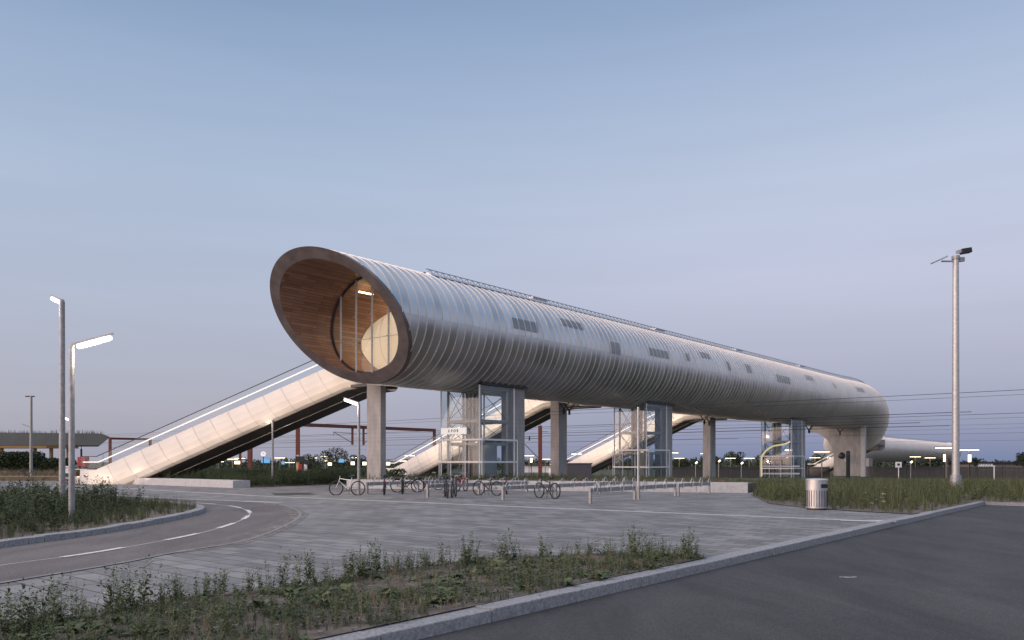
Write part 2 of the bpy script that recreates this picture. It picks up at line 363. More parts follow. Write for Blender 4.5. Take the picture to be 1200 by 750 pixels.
# granite kerbstones
def kerb(name,pts,w,z0,z1,m,label,stone=1.6,side_sign=1):
    mb=MB()
    for a,b in zip(pts[:-1],pts[1:]):
        a=Vector(a);b=Vector(b);a.z=b.z=0;L=(b-a).length;d=(b-a)/L;nn=Vector((d.y,-d.x,0))*side_sign
        k=max(1,round(L/stone))
        for i in range(k):
            p=a+d*(L*i/k+.006);q=a+d*(L*(i+1)/k-.006)
            off=random.uniform(-.008,.008);zz=z1+random.uniform(-.008,.008)
            p1=p+nn*off;q1=q+nn*off
            c=(p1+q1)/2+nn*w/2;c.z=(z0+zz)/2
            mb.obox(c,(q1-p1)/2,nn*w/2,(0,0,(zz-z0)/2))
    return tag(mb.build(name,m,bevel=.012),None,None,None,'structure')
kerb('kerb',[Ks-kn*.07,K3-kn*.07],.31,-.2,.012,M['granite'],'')
kerb('kerb',[K3,K3+side*40],.30,-.2,.012,M['granite'],'',side_sign=-1)
# white lines on the plaza
def band(name,pix,wd,z,m):
    p=[G(x,y) for x,y in pix];a=[];b=[]
    for i,q in enumerate(p):
        d=(p[min(i+1,len(p)-1)]-p[max(i-1,0)]).normalized();nn=Vector((d.y,-d.x,0))
        ww=wd[i] if isinstance(wd,list) else wd
        a.append(q+nn*ww/2+Vector((0,0,z)));b.append(q-nn*ww/2+Vector((0,0,z)))
    return struct(name,MB().strip(a,b),m)
mat('light_stone',(.48,.47,.455),.8,0,.15,5)
band('light_paving_line',[(-60,566),(123,563.5+7.5),(300,581),(567,592.2),(800,601.7),(1000,609.8),(1050,611.6)],[.28]*5+[.28,.3],.004,M['light_stone'])
band('light_paving_line',[(985,610.0),(1020,610.8),(1044,610.6)],[.25,.45,.55],.008,M['light_stone'])
band('light_paving_line',[(-60,573),(0,575),(120,580),(230,585.5),(330,589)],.35,.006,M['light_stone'])
# curved road with its dashes
def smooth(pts,n=6):
    out=[];P=[Vector(p) for p in pts]
    for i in range(len(P)-1):
        p0=P[max(i-1,0)];p1=P[i];p2=P[i+1];p3=P[min(i+2,len(P)-1)]
        for k in range(n):
            t=k/n;out.append(.5*((2*p1)+(-p0+p2)*t+(2*p0-5*p1+4*p2-p3)*t*t+(-p0+3*p1-3*p2+p3)*t**3))
    out.append(P[-1]);return out
outer=[G(*p) for p in [(-240,735),(-100,702),(0,683),(133,661),(200,648),(283,634),(330,617),(350,604),(341,596),(313,590),(240,586),(130,581.5),(0,576.5),(-150,571.5)]]
os_=smooth(outer)
inner=[G(*p) for p in [(-240,672),(-100,654),(0,640),(110,625),(187,611),(222,603),(229,598.5),(222,595.5),(190,592),(130,590),(60,589.3),(0,588.3),(-150,585)]]
is_=smooth(inner)
road=MB().sheet(os_+[Vector((-60,45,0)),Vector((-60,8,0))],.004)
struct('curved_road',road,M['asphalt_worn'])
# loose sand washed over the outside of the bend
band('sand_strip',[(200,648.5),(262,640),(300,628),(336,613),(351,603),(338,595),(300,589)],[.18,.55,.7,.65,.6,.5,.3],.009,mat('sand',(.24,.215,.195),.95,0,.25,4))
patchy('sand')
kerb('kerb',[(p.x,p.y) if False else p for p in is_],.28,-.1,.13,M['granite'],'',stone=1.0,side_sign=1)
isl=MB().sheet(is_+[Vector((-60,40,0)),Vector((-60,12,0))],.10);struct('island_soil',isl,M['soil'])
cl=smooth([G(*p) for p in [(-120,684),(0,663),(100,649.5),(182,635.5),(232,625.5),(268,615.5),(287,607.5),(293,601.5),(288,597.5),(272,593.5),(240,590.2),(180,587.2)]],10)
dash=MB();acc=0;on=True;cur=[cl[0]];segs=[]
thin=MB();aa=[];bb=[]
for i,q in enumerate(cl):
    d=(cl[min(i+1,len(cl)-1)]-cl[max(i-1,0)]).normalized();nn=Vector((d.y,-d.x,0));aa.append((q,nn))
D=0.0
for i in range(len(aa)-1):
    (p,n0),(q,n1)=aa[i],aa[i+1];L=(q-p).length;k=max(1,int(L/.1))
    for j in range(k):
        t0=j/k;t1=(j+1)/k;Dm=(D+L*(t0+t1)/2)%2.9
        if Dm<1.55:
            A0=p.lerp(q,t0);A1=p.lerp(q,t1);N0=n0.lerp(n1,t0);N1=n0.lerp(n1,t1);z=Vector((0,0,.012))
            dash.add([A0-N0*.065+z,A1-N1*.065+z,A1+N1*.065+z,A0+N0*.065+z],[(0,1,2,3)])
    D+=L
struct('dashed_line',dash,M['line_paint'])
patchy('line_paint',6,.22,.42)
seam=MB();seam.strip([q-n_*.02+Vector((0,0,.008)) for q,n_ in aa],[q+n_*.02+Vector((0,0,.008)) for q,n_ in aa])
struct('road_joint',seam,M['light_stone'])
bl=MB();bb_=[]
for i,q in enumerate(os_):
    d=(os_[min(i+1,len(os_)-1)]-os_[max(i-1,0)]).normalized();bb_.append((q,Vector((d.y,-d.x,0))))
bl.strip([q-n_*.0+Vector((0,0,.012)) for q,n_ in bb_],[q+n_*.10+Vector((0,0,.012)) for q,n_ in bb_])
struct('road_edging',bl,mat('edging',(.21,.20,.195),.85,0,.3,3))
struct('asphalt_patch',MB().sheet([G(318,578),G(362,577.4),G(372,579.6),G(322,580.4)],.005),M['asphalt'])
# foreground island of weeds and bare soil
isl2=[G(*p) for p in [(829,654.3),(700,650),(567,656),(460,669),(350,688),(220,701),(100,722),(0,742)]]+[Vector((-7,5.5,0)),Vector((-7,2.5,0)),Ks+kd*3]
struct('verge_soil',MB().sheet(isl2,.022),M['soil'])
# right-hand bed, raised bed behind its concrete wall, left-hand bank
bedR=[G(*p) for p in [(880,580),(900,590),(940,595),(1000,599.3),(1070,603)]]+[K3-kd*5.9,K3,K3+side*40,Vector((70,70,0)),Vector((14,58,0)),Vector((12.6,41,0))]
struct('grass_bank',MB().sheet(bedR,.02),M['soil'])
W0=Vector((-9.9,48,0));W1=Vector((12.1,40.8,0))
raised=[W0,W1,Vector((13.6,44,0)),Vector((13,54,0)),Vector((-3,66,0)),Vector((-11,58,0))]
struct('planting_bed',MB().prism(raised,-.1,.46),M['soil'])
wl_=MB();dW=(W1-W0).normalized()
k=9
for i in range(k):
    p=W0+(W1-W0)*(i/k)+dW*.008;q=W0+(W1-W0)*((i+1)/k)-dW*.008
    wl_.obox(((p+q)/2)+Vector((0,-.12,.26)),(q-p)/2,(dW.y*-.18,dW.x*.18,0),(0,0,.27))
tag(wl_.build('retaining_wall',M['ledge'],bevel=.01),'low pale concrete wall edging the planting bed behind the bicycle racks','wall')
L0=Vector((-34.2,62.0,0));L1=G(273,571.8);L1.z=0
lw=MB();dL=(L1-L0).normalized();nL=Vector((dL.y,-dL.x,0));kk=8
for i in range(kk):
    p=L0+(L1-L0)*(i/kk)+dL*.006;q=L0+(L1-L0)*((i+1)/kk)-dL*.006
    lw.obox((p+q)/2-nL*.6+Vector((0,0,.22)),(q-p)/2,nL*.6,(0,0,.23))
tag(lw.build('bench_ledge',M['ledge'],bevel=.012),'long low pale concrete ledge in front of the white stair','ledge')
bankL=[L0-nL*1.0,L1-nL*.8,G(300,571),G(408,567),Vector((-11,60,0)),Vector((-12,72,0)),Vector((-38,72,0)),Vector((-36,64,0))]
struct('left_bank',MB().sheet(bankL,.03),M['soil'])
struct('dry_verge',MB().prism([(-90,82),(-40,82),(-40,100),(-110,100)],-1.1,.03),M['dry_grass'])
# ------------------------------------------------------------------ footbridge tube
def path_pts():
    pts=[T(t,0,ZC) for t in range(-4,85,4)]
    tail=[(51.2,119.8,9.95),(57.0,130,9.0),(61.8,142,7.1),(67.0,158,5.7),(74,176,5.3),(86,199,5.2),(103,223,5.15),(134,261.5,5.2),(165,300,5.2)]
    P=pts+[Vector(p) for p in tail];out=[]
    for i in range(len(P)-1):
        p0=P[max(i-1,0)];p1=P[i];p2=P[i+1];p3=P[min(i+2,len(P)-1)]
        for k in range(12):
            t=k/12;out.append(.5*((2*p1)+(-p0+p2)*t+(2*p0-5*p1+4*p2-p3)*t*t+(-p0+3*p1-3*p2+p3)*t**3))
    out.append(P[-1]);return out
PP=path_pts();CUM=[0]
for a,b in zip(PP[:-1],PP[1:]): CUM.append(CUM[-1]+(b-a).length)
SMAX=CUM[-1]-4
CUMn=np.array(CUM);PPn=np.array([tuple(p) for p in PP])
def frame(s):
    def at(q): return Vector([float(np.interp(q+4,CUMn,PPn[:,k])) for k in range(3)])
    p=at(s);d=(at(min(s+.8,SMAX))-at(max(s-.8,-4)));d.z=0;d.normalize()
    return p,Vector((d.y,-d.x,0))
FR={}
def S(s,u,v):
    k=round(s,3)
    if k not in FR: FR[k]=frame(k)
    p,n=FR[k];return p+n*u+Vector((0,0,v))
def cut(u,v): return .209*u-.715*v
def ell(th,off=0): return (HA+off)*math.cos(th),(HB+off)*math.sin(th)
br=thing('footbridge','silver ribbed tubular footbridge with an oblique open end, raised on concrete piers','footbridge',T(0,0,6.39))
NT=96
ths=[2*PI*k/NT for k in range(NT+1)]
# outer skin
sk_=MB();rows=[]
base=[5+1.3*k for k in range(int((SMAX-5)/1.3)+1)]
def row(fs): return [S(fs(*ell(th)),*ell(th)) for th in ths]
r0=row(lambda u,v:cut(u,v));r1=row(lambda u,v:cut(u,v)+.6*(5-cut(u,v)))
rows=[r0,r1]+[row(lambda u,v,s=s:s) for s in base]
def uvrow(fs): return [(fs(*ell(th)),k*.2595) for k,th in enumerate(ths)]
us_=[uvrow(lambda u,v:cut(u,v)),uvrow(lambda u,v:cut(u,v)+.6*(5-cut(u,v)))]+[uvrow(lambda u,v,s=s:s) for s in base]
for q in range(len(rows)-1):
    a,b=rows[q],rows[q+1];n_=len(a)
    sk_.add(list(a)+list(b),[(i,i+1,n_+i+1,n_+i) for i in range(n_-1)],[[us_[q][i],us_[q][i+1],us_[q+1][i+1],us_[q+1][i]] for i in range(n_-1)])
sk_.build('shell',M['alu'],br,smooth=True)
# standing seams
sm=MB();s=-2.2
hs,ws=.052,.019
while s<SMAX:
    st=1.0 if s<110 else 2.0
    nn_=NT if s<60 else NT//2
    tt=[2*PI*k/nn_ for k in range(nn_+1)]
    run=[]
    def flush(run,s):
        if len(run)<3:return
        A_=[S(s-ws,*ell(th)) for th in run];B_=[S(s-ws,*ell(th,hs)) for th in run];C_=[S(s+ws,*ell(th,hs)) for th in run];D_=[S(s+ws,*ell(th)) for th in run]
        sm.strip(A_,B_);sm.strip(B_,C_);sm.strip(C_,D_)
    for th in tt:
        u,v=ell(th)
        ok=s>cut(u,v)+.08 and not(s>5.5 and v>HB*.93)
        if ok: run.append(th)
        else: flush(run,s);run=[]
    flush(run,s)
    s+=.65
o=sm.build('standing_seams',M['alu_seam'],br,recalc=False);tag(o,kind='stuff')
# rim of the oblique end
TK=.565
def ellin(th,off=0): return (HA-TK+off)*math.cos(th),(HB-TK+off)*math.sin(th)
rm=MB()
for k in range(NT):
    q=[]
    for th in (ths[k],ths[k+1]):
        u,v=ell(th,.03);q.append(S(cut(u,v)-.04,u,v))
    for th in (ths[k+1],ths[k]):
        u,v=ellin(th,-.0);q.append(S(cut(u,v)-.04,u,v))
    rm.add(q,[(0,1,2,3)])
    q=[]
    for th,e in ((ths[k],0),(ths[k+1],0),(ths[k+1],.30),(ths[k],.30)):
        u,v=ell(th,.03);q.append(S(cut(u,v)-.04+e,u,v))
    rm.add(q,[(0,1,2,3)])
rm.build('rim',M['rim'],br,recalc=False)
# wood lining, outside and inside of the glazed end
GL=2.42
ln=MB()
def peri(k): # approx arc length
    return k/NT*2*PI*((HA-TK)+(HB-TK))/2
def liner(mb,sa,sb,steps,fa=None):
    for k in range(NT):
        th0,th1=ths[k],ths[k+1]
        e0=ellin(th0);e1=ellin(th1)
        a0=cut(*e0)-.04 if fa else sa;a1=cut(*e1)-.04 if fa else sa
        for j in range(steps):
            f0=j/steps;f1=(j+1)/steps
            s00=a0+(sb-a0)*f0;s01=a0+(sb-a0)*f1;s10=a1+(sb-a1)*f0;s11=a1+(sb-a1)*f1
            if False: # keep the wall open where the stair joins
                ms=(s00+s01)/2
                if e0[0]<0 and -2.3<e0[1]<2.0 and ms>4.4 and ms<9.3:
                    # slanted rounded opening
                    edge=4.4+max(0,(e0[1]+.3))**1.35*1.25+ (.5*(-1.6-e0[1]) if e0[1]<-1.6 else 0)
                    if ms>edge: continue
            mb.add([S(s00,*e0),S(s01,*e0),S(s11,*e1),S(s10,*e1)],[(0,1,2,3)],[[(s00,peri(k)),(s01,peri(k)),(s11,peri(k+1)),(s10,peri(k+1))]])
liner(ln,0,GL,3,True)
ln.build('porch_lining',M['wood'],br,recalc=False)
ln=MB();liner(ln,GL,26,118)
ln.build('interior_lining',M['wood'],br,recalc=False)
# pale curved wall where the stair meets the tube, with its rounded slanted edge
pe=MB();V_=[-2.88+.2*k for k in range(28)]
def med(v): return float(np.interp(v,[-2.9,-2.5,-2.0,-1.2,-.4,.4,1.1,1.9,2.6],[5.9,5.1,4.75,4.55,4.7,5.2,5.9,7.0,8.1]))
def mu_(v,off): return -(HA-TK-off)*math.sqrt(max(0,1-(v/(HB-TK))**2))
pe.strip([S(round(med(v),2),mu_(v,.07),v) for v in V_],[S(12.5,mu_(v,.07),v) for v in V_])
pe.strip([S(round(med(v),2),mu_(v,.07),v) for v in V_],[S(round(med(v),2),mu_(v,0.0),v) for v in V_])
pe.mi=1
for t_ in (6.3,8.0,9.7): pe.tube([S(t_,mu_(v,.08),v) for v in V_ if med(v)<t_],.012,4)
pe.build('stair_mouth_wall',[M['white_panel'],M['galv']],br,recalc=False)
fl=MB()
fl.tbox(GL+.1,26,-1.3,1.3,ZC-2.97,ZC-2.85);fl.build('floor',M['floor_grey'],br)
ew=MB();ew.add([S(25.9,*ellin(th,-.02)) for th in ths[:-1]],[tuple(range(NT))]);ew.build('inner_partition',M['wood'],br,recalc=False)
# glazed end wall: pane, ring frame, mullions
gp=MB();gp.add([S(GL,*ellin(th,-.02)) for th in ths[:-1]],[tuple(range(NT))]);gp.build('end_glazing',M['glass_end'],br,recalc=False)
gf=MB();ep=[S(GL-.03,*ellin(th,-.05)) for th in ths[:-1]];gf.tube(ep,.075,6,closed=True)
fr_=gf.build('glazing_frame',M['steel_dark'],br)
for u in (-2.75,-1.25,.25,1.75,3.05):
    vv=(HB-TK)*math.sqrt(1-(u/(HA-TK))**2)-.03
    mu=MB();mu.bar(S(GL-.10,u,-vv),S(GL-.10,u,vv),.055,.12)
    for q in (-.9,.55):
        if abs(q)<vv: mu.bar(S(GL-.2,u-.12,q),S(GL-.2,u+.12,q),.03)
    mu.build('mullion',M['galv'],br)
mt=MB();vv=-.9;uu=(HA-TK)*math.sqrt(1-(vv/(HB-TK))**2);mt.bar(S(GL-.02,-uu,vv),S(GL-.02,uu,vv),.03);mt.build('transom',M['galv'],br)
# strip lights inside
for s_,u_,v_,l_ in ((3.5,-1.75,2.28,1.1),(5.7,-1.75,2.28,1.1),(9.5,-1.2,2.4,1.1),(14,-1.2,2.4,1.1)):
    a=S(s_-l_/2,u_,v_);b=S(s_+l_/2,u_,v_);MB().bar(a,b,.14,.07).build('strip_light',M['lamp_warm'],br)
def spot(name,loc,target,power,col,ang=95):
    l=bpy.data.lights.new(name,'SPOT');l.energy=power;l.color=col;l.spot_size=math.radians(ang);l.spot_blend=.8;l.shadow_soft_size=.08
    o=bpy.data.objects.new(name,l);C.objects.link(o);o.location=loc
    o.rotation_euler=(Vector(target)-Vector(loc)).to_track_quat('-Z','Y').to_euler();return o
def area(name,loc,target,size,power,col,sy=None):
    l=bpy.data.lights.new(name,'AREA');l.energy=power;l.size=size;l.color=col
    if sy: l.shape='RECTANGLE';l.size_y=sy
    o=bpy.data.objects.new(name,l);C.objects.link(o);o.location=loc
    d=Vector(target)-Vector(loc);o.rotation_euler=d.to_track_quat('-Z','Y').to_euler();return o
area('interior_light',S(7,0,2.1),S(7,-.6,-2),1.2,190,(1,.75,.45),5)
area('stair_mouth_fill',S(7.5,.6,1.6),S(7.2,-3.5,-.6),.8,60,(1,.92,.84))  # added without a fitting to brighten the pale wall
# roof walkway: kerb, dark strips standing in for the shadow below it, lattice rail
def sweep(mb,us,vs,s0,s1,ds,closed=True):
    n=max(2,int((s1-s0)/ds));prev=None;m_=len(us)
    for i in range(n+1):
        s=s0+(s1-s0)*i/n;cur=[S(s,u,v) for u,v in zip(us,vs)]
        if prev:
            vsx=prev+cur;mb.add(vsx,[(k,(k+1)%m_,m_+(k+1)%m_,m_+k) for k in range(m_ if closed else m_-1)])
        else: mb.add(cur,[tuple(range(m_))])
        prev=cur
    mb.add(prev,[tuple(range(m_))])
def surf(u): return HB*math.sqrt(1-(u/HA)**2)
rs0,rs1=5.6,SMAX-14
gap=MB()
for sg in (1,-1): sweep(gap,[sg*2.05,sg*1.7,sg*1.7,sg*2.05],[surf(2.05)-.05,surf(1.7)-.05,surf(1.7)+.10,surf(2.05)+.06],rs0,rs1,3)
gap.build('roof_gap_shade',M['gap_shade'],br)
cb=MB()
for sg in (1,-1): sweep(cb,[sg*2.0,sg*1.5,sg*1.5,sg*1.72],[surf(2.0)+.07,surf(1.5),3.46,3.44],rs0,rs1,3)
cb.build('roof_kerb',M['alu'],br)
wk=MB();sweep(wk,[-1.3,1.3,1.3,-1.3],[3.45,3.45,3.55,3.55],rs0,rs1,3);wk.build('roof_walkway',M['galv'],br)
rl_=MB();s=rs0+.1
while s<min(rs1,150):
    rl_.bar(S(s,1.5,3.46),S(s+.28,1.5,3.70),.035,.025);rl_.bar(S(s+.56,1.5,3.46),S(s+.28,1.5,3.70),.035,.025)
    s+=.56
sweep(rl_,[1.48,1.53,1.53,1.48],[3.69,3.69,3.73,3.73],rs0,rs1,3)
rl_.build('roof_rail',M['galv'],br)
# roof hatches
def at_x(px,u,v=3.6):
    t=0
    lo,hi=0,100
    for _ in range(40):
        t=(lo+hi)/2;p=S(round(t,3),u,v)
        if 600+F*p.x/p.y<px: lo=t
        else: hi=t
    return t
for px in (632,773,866,940):
    t=at_x(px,.6);h=MB();
    a=S(t-.9,.2,3.95);b=S(t+.9,.2,3.95);h.bar(a,b,1.1,.10);h.bar(S(t-.9,.2,3.75),S(t+.9,.2,3.75),.9,.32);h.build('roof_hatch',M['white_metal'],br,bevel=.03)
# louvred windows in the flank: find the point of the shell behind a photo position once, build there
def hit(px,py):
    d=Vector(((px-600)/F,1,(HY-py)/F));best=None
    for k in range(200,2600):
        y=k*.05+20
        p=Vector((0,0,CH))+d*y
        q=p-Vector((X0,Y0,ZC));t=q.x*SA+q.y*CA;u=q.x*CA-q.y*SA
        if (u/HA)**2+(q.z/HB)**2<1 and t>0: return t,math.atan2(q.z/HB,u/HA)
    return None
for px,py,n_,hh in [(619,382,4,.95),(675,381,4,.85),(721,408,2,1.2),(776,415,5,.9),(808,419,1,.9),(828,417,3,.8),(854,429,1,1.2),(877,432,2,1.2),(920,445,6,1.1),(948,443,4,.9),(979,452,1,1.0),(1008,457,5,1.0)]:
    r=hit(px,py)
    if not r: continue
    t,th=r;cl_=MB();g=.65
    tb=-2.2+g*math.floor((t-n_*g/2+2.2)/g)
    for i in range(n_):
        a=[];b=[];dth=hh*.85/3.9/2
        for j in range(7):
            q=th-dth+2*dth*j/6;a.append(S(tb+g*i+.09,*ell(q,.018)));b.append(S(tb+g*i+.56,*ell(q,.018)))
        cl_.strip(a,b)
    for i in range(n_+1):
        a=[S(tb+g*i-.03,*ell(th-dth+2*dth*j/6,.075)) for j in range(7)];b=[S(tb+g*i+.03,*ell(th-dth+2*dth*j/6,.075)) for j in range(7)]
        cl_.strip(a,b)
    cl_.build('louvre_window',M['louvre'] if 'louvre' in M else mat('louvre',(.25,.255,.27),.35,.8),br,recalc=False)
# recesses where lifts meet the belly, and wire hangers under it
for t,u in ((22.3,0),(23.6,-.4),(46,.5),(48.5,-.2),(77,.2),(79,-.4),(90,0)):
    p=S(t,u,-3.62);hang=MB()
    hang.bar(p+Vector((-.45,0,0)),p+Vector((0,0,-.55)),.09);hang.bar(p+Vector((.45,0,0)),p+Vector((0,0,-.55)),.09)
    hang.lathe([(.06,-.95),(.13,-.9),(.06,-.83),(.13,-.76),(.06,-.69),(.13,-.62),(.05,-.55)],8,(p.x,p.y,p.z))
    hang.build('wire_hanger',M['insulator'],br)
# ------------------------------------------------------------------ piers
def pier(t0,t1,u0,u1,z0,zt,label,name='concrete_pier'):
    return tag(MB().tbox(t0,t1,u0,u1,z0,zt).build(name,M['concrete'],bevel=.03),label,'pier','concrete piers carrying the footbridge')
def ut(px,u):   # tube station where the ray at px crosses the lateral line u
    r=(px-600)/F;return ( -(X0+CA*u)+r*(Y0-SA*u))/(SA-r*CA)
for (pa,pb,pc,lab) in ((429.8,446,452.4,'square concrete pier nearest the open end, just right of a lit street lamp'),(645,655,664.5,'square concrete pier between the first two glazed lifts, beside a red mast'),(823.5,832.5,838.7,'slim concrete pier between the second and third glazed lifts')):
    u1=-1.35;t0=ut(pb,u1);t1=ut(pc,u1)
    # left face runs along u
    lo=-6
    r=(pa-600)/F;u0=(r*(Y0+CA*t0)-(X0+SA*t0))/(CA+r*SA)
    pier(t0,t1,u0,u1,-1.2,ZC-surf(abs(u0))+.25 if abs(u0)<4 else 7.5,lab)
# arched pier near the bend
ar=thing('concrete_pier','wide concrete pier with a curved haunch below the bend of the footbridge','pier',(50,118,-.4),'concrete piers carrying the footbridge')
a0=A(977,118.5);a1=A(1008.6,116.5)
dd=(a1-a0).normalized();nn_=Vector((-dd.y,dd.x,0));zt=7.05
prof=[(0,-.5),((a1-a0).length,-.5),((a1-a0).length,zt),(-3.4,zt)]
zb=ZH(513,118.5);R_=3.3
prof+=[(-3.4+3.4*math.sin(k/10*PI/2), (zb+ .9)-( (zb+.9) - (zb-3.0))*(1-math.cos(k/10*PI/2))) for k in range(0,11)]
pts=[a0+dd*x+Vector((0,0,z)) for x,z in prof];n=len(pts)
mb=MB();mb.add(pts+[p+nn_*1.3 for p in pts],[tuple(range(n)),tuple(range(2*n-1,n-1,-1))]+[(i,(i+1)%n,n+(i+1)%n,n+i) for i in range(n)])
mb.build('pier_wall',M['concrete'],ar)
b0=a1+dd*.03;b1=a1+dd*.62
mb=MB();mb.obox((b0+b1)/2+nn_*.3+Vector((0,0,3.1)),(b1-b0)/2,nn_*.6,(0,0,3.7));mb.build('edge_column',M['ledge'],ar)
tag(MB().obox(A(1017,138,.6),(.5,.4,0),(-.3,.5,0),(0,0,1.6)).build('concrete_pier',M['concrete']),'small far concrete pier glimpsed behind the arched pier','pier','concrete piers carrying the footbridge')
# ------------------------------------------------------------------ stairs
def stair(label,P0,P1,P2,Wv,zt,zb,light=True):
    """P0 inside tube -> P1 top of flight -> P2 foot; Wv = vector across"""
    st=thing('stair',label,'stair',(P2.x,P2.y,0),'covered stairs running down from the footbridge')
    P3=P2+(P2-P1).normalized()*1.2
    pts=[(P0,zt),(P0.lerp(P1,.85),zt),(P1+(P2-P1)*.03,zt-.10),(P2,zb),(P3,zb)]
    w_=Wv.normalized();W=Wv.length
    def line(wd,h,ends=None): return [p+w_*wd+Vector((0,0,z+h)) for p,z in pts]
    # near and far fascia, curved in section
    for base_,sg,nm in ((0,1,'fascia'),(W,-1,'fascia')):
        prof=[(.10,.92),(0,.90),(-.02,.4),(.0,-.1),(.10,-.55),(.30,-.88),(.55,-1.02)]
        mb=MB()
        L=[line(base_+sg*a,b) for a,b in prof]
        for a,b in zip(L[:-1],L[1:]): mb.strip(a,b)
        mb.strip(line(base_+sg*.10,.92),line(base_+sg*.14,-.3))
        mb.mi=1
        q0=pts[2];q1=pts[3];Ln=(q1[0]-q0[0]).length;k=max(3,int(Ln/1.25))
        for i in range(1,k):
            fr=i/k
            for (a,b),(c,d) in zip(prof[1:-1],prof[2:]):
                def pt(x,y,sh):
                    g=min(1,max(0,fr+sh*y/Ln*.45));p=q0[0].lerp(q1[0],g);z=q0[1]+(q1[1]-q0[1])*g
                    return p+w_*(base_+sg*(x-.006))+Vector((0,0,z+y))
                mb.bar(pt(a,b,1),pt(c,d,1),.018,.012)
        mb.build(nm,[M['white_panel'],M['galv']],st,smooth=True,recalc=False)
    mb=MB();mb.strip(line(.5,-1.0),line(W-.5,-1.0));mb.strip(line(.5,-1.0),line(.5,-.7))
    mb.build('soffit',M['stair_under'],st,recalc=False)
    mb=MB();L=line(W*.52,-1.03)
    for a,b in zip(L[:-1],L[1:]): mb.bar(a,b,.09,.03)
    mb.build('soffit_joint',M['galv_light'],st)
    # steps
    mb=MB();q0,q1=pts[2],pts[3];n_=int((q0[1]-q1[1])/.165)
    mb.strip([pts[0][0]+w_*.2+Vector((0,0,zt)),pts[1][0]+w_*.2+Vector((0,0,zt))],[pts[0][0]+w_*(W-.2)+Vector((0,0,zt)),pts[1][0]+w_*(W-.2)+Vector((0,0,zt))])
    for i in range(n_):
        a=q0[0].lerp(q1[0],i/n_);b=q0[0].lerp(q1[0],(i+1)/n_);za=q0[1]+(q1[1]-q0[1])*i/n_;zc_=q0[1]+(q1[1]-q0[1])*(i+1)/n_
        mb.add([a+w_*.2+Vector((0,0,za)),a+w_*(W-.2)+Vector((0,0,za)),b+w_*(W-.2)+Vector((0,0,za)),b+w_*.2+Vector((0,0,za)),b+w_*.2+Vector((0,0,zc_)),b+w_*(W-.2)+Vector((0,0,zc_))],[(0,1,2,3),(3,2,5,4)])
    mb.build('steps',M['ledge'],st,recalc=False)
    for off in (.06,W-.06):
        mb=MB();mb.strip(line(off,.90),line(off,1.80));mb.build('glass_balustrade',M['glass_clear'],st,recalc=False)
        mb=MB();L=line(off,1.84)
        for a,b in zip(L[:-1],L[1:]): mb.bar(a,b,.045,.05)
        mb.build('top_rail',M['steel_dark'],st)
    for off in (.22,W-.22):
        mb=MB();L=line(off,1.45)
        for a,b in zip(L[:-1],L[1:]): mb.bar(a,b,.06,.07)
        mb.build('lit_handrail',M['led_soft'] if light else M['white_metal'],st)
    return st
mt=T(4.3,-2.2);P1=A(409,53.3);P2=A(112,56.0);
bigst=stair('big white stair with glass balustrade descending to the left of the open end',T(4.4,-3.45),P1,P2,Vector((SA*.35+.15,CA,0)).normalized()*4.6,7.55,.12)
Pd=Vector((-CA,SA,0))
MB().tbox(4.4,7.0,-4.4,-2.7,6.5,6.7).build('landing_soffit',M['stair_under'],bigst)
mt2=T(26.8,-5.2);stair('white stair descending behind the first glazed lift',T(26.8,-2.0),mt2,mt2+Pd*20.2,Vector((SA,CA,0))*4.4,7.45,.0)
mt3=T(52.8,-5.0);stair('white stair descending behind the second glazed lift and the grey cabinet',T(52.8,-2.0),mt3,mt3+Pd*18.5,Vector((SA,CA,0))*4.4,7.4,-.2)
q1=Vector((63,141,0));q2=Vector((56.5,149,0));stair('far small stair foot seen left of the arched pier',q1+(q1-q2).normalized()*2,q1,q2,Vector((.75,.66,0))*3,4.6,-.3)
# warm fittings below the balustrade washing the big stair's fascia
for k in range(10):
    fr=.04+.95*k/9
    p=P1.lerp(P2,fr);z=7.5*(1-fr)+.1
    spot('fascia_light',p+Vector((-.1,-1.45,max(.12,z-1.25))),p+Vector((0,0,z-.1)),80,(1,.74,.55),115)
for mt_,L_,zz in ((mt2,20.2,7.4),(mt3,18.5,7.3)):  # spots added in mid-air, without fittings, to warm the other stairs' fascias
    for fr in (.15,.4,.64):
        p=mt_+Pd*L_*fr+Vector((0,0,zz*(1-fr)));spot('fascia_light',p-Vector((SA,CA,0))*3.6+Vector((0,0,-1.0)),p,420,(1,.72,.52),110)
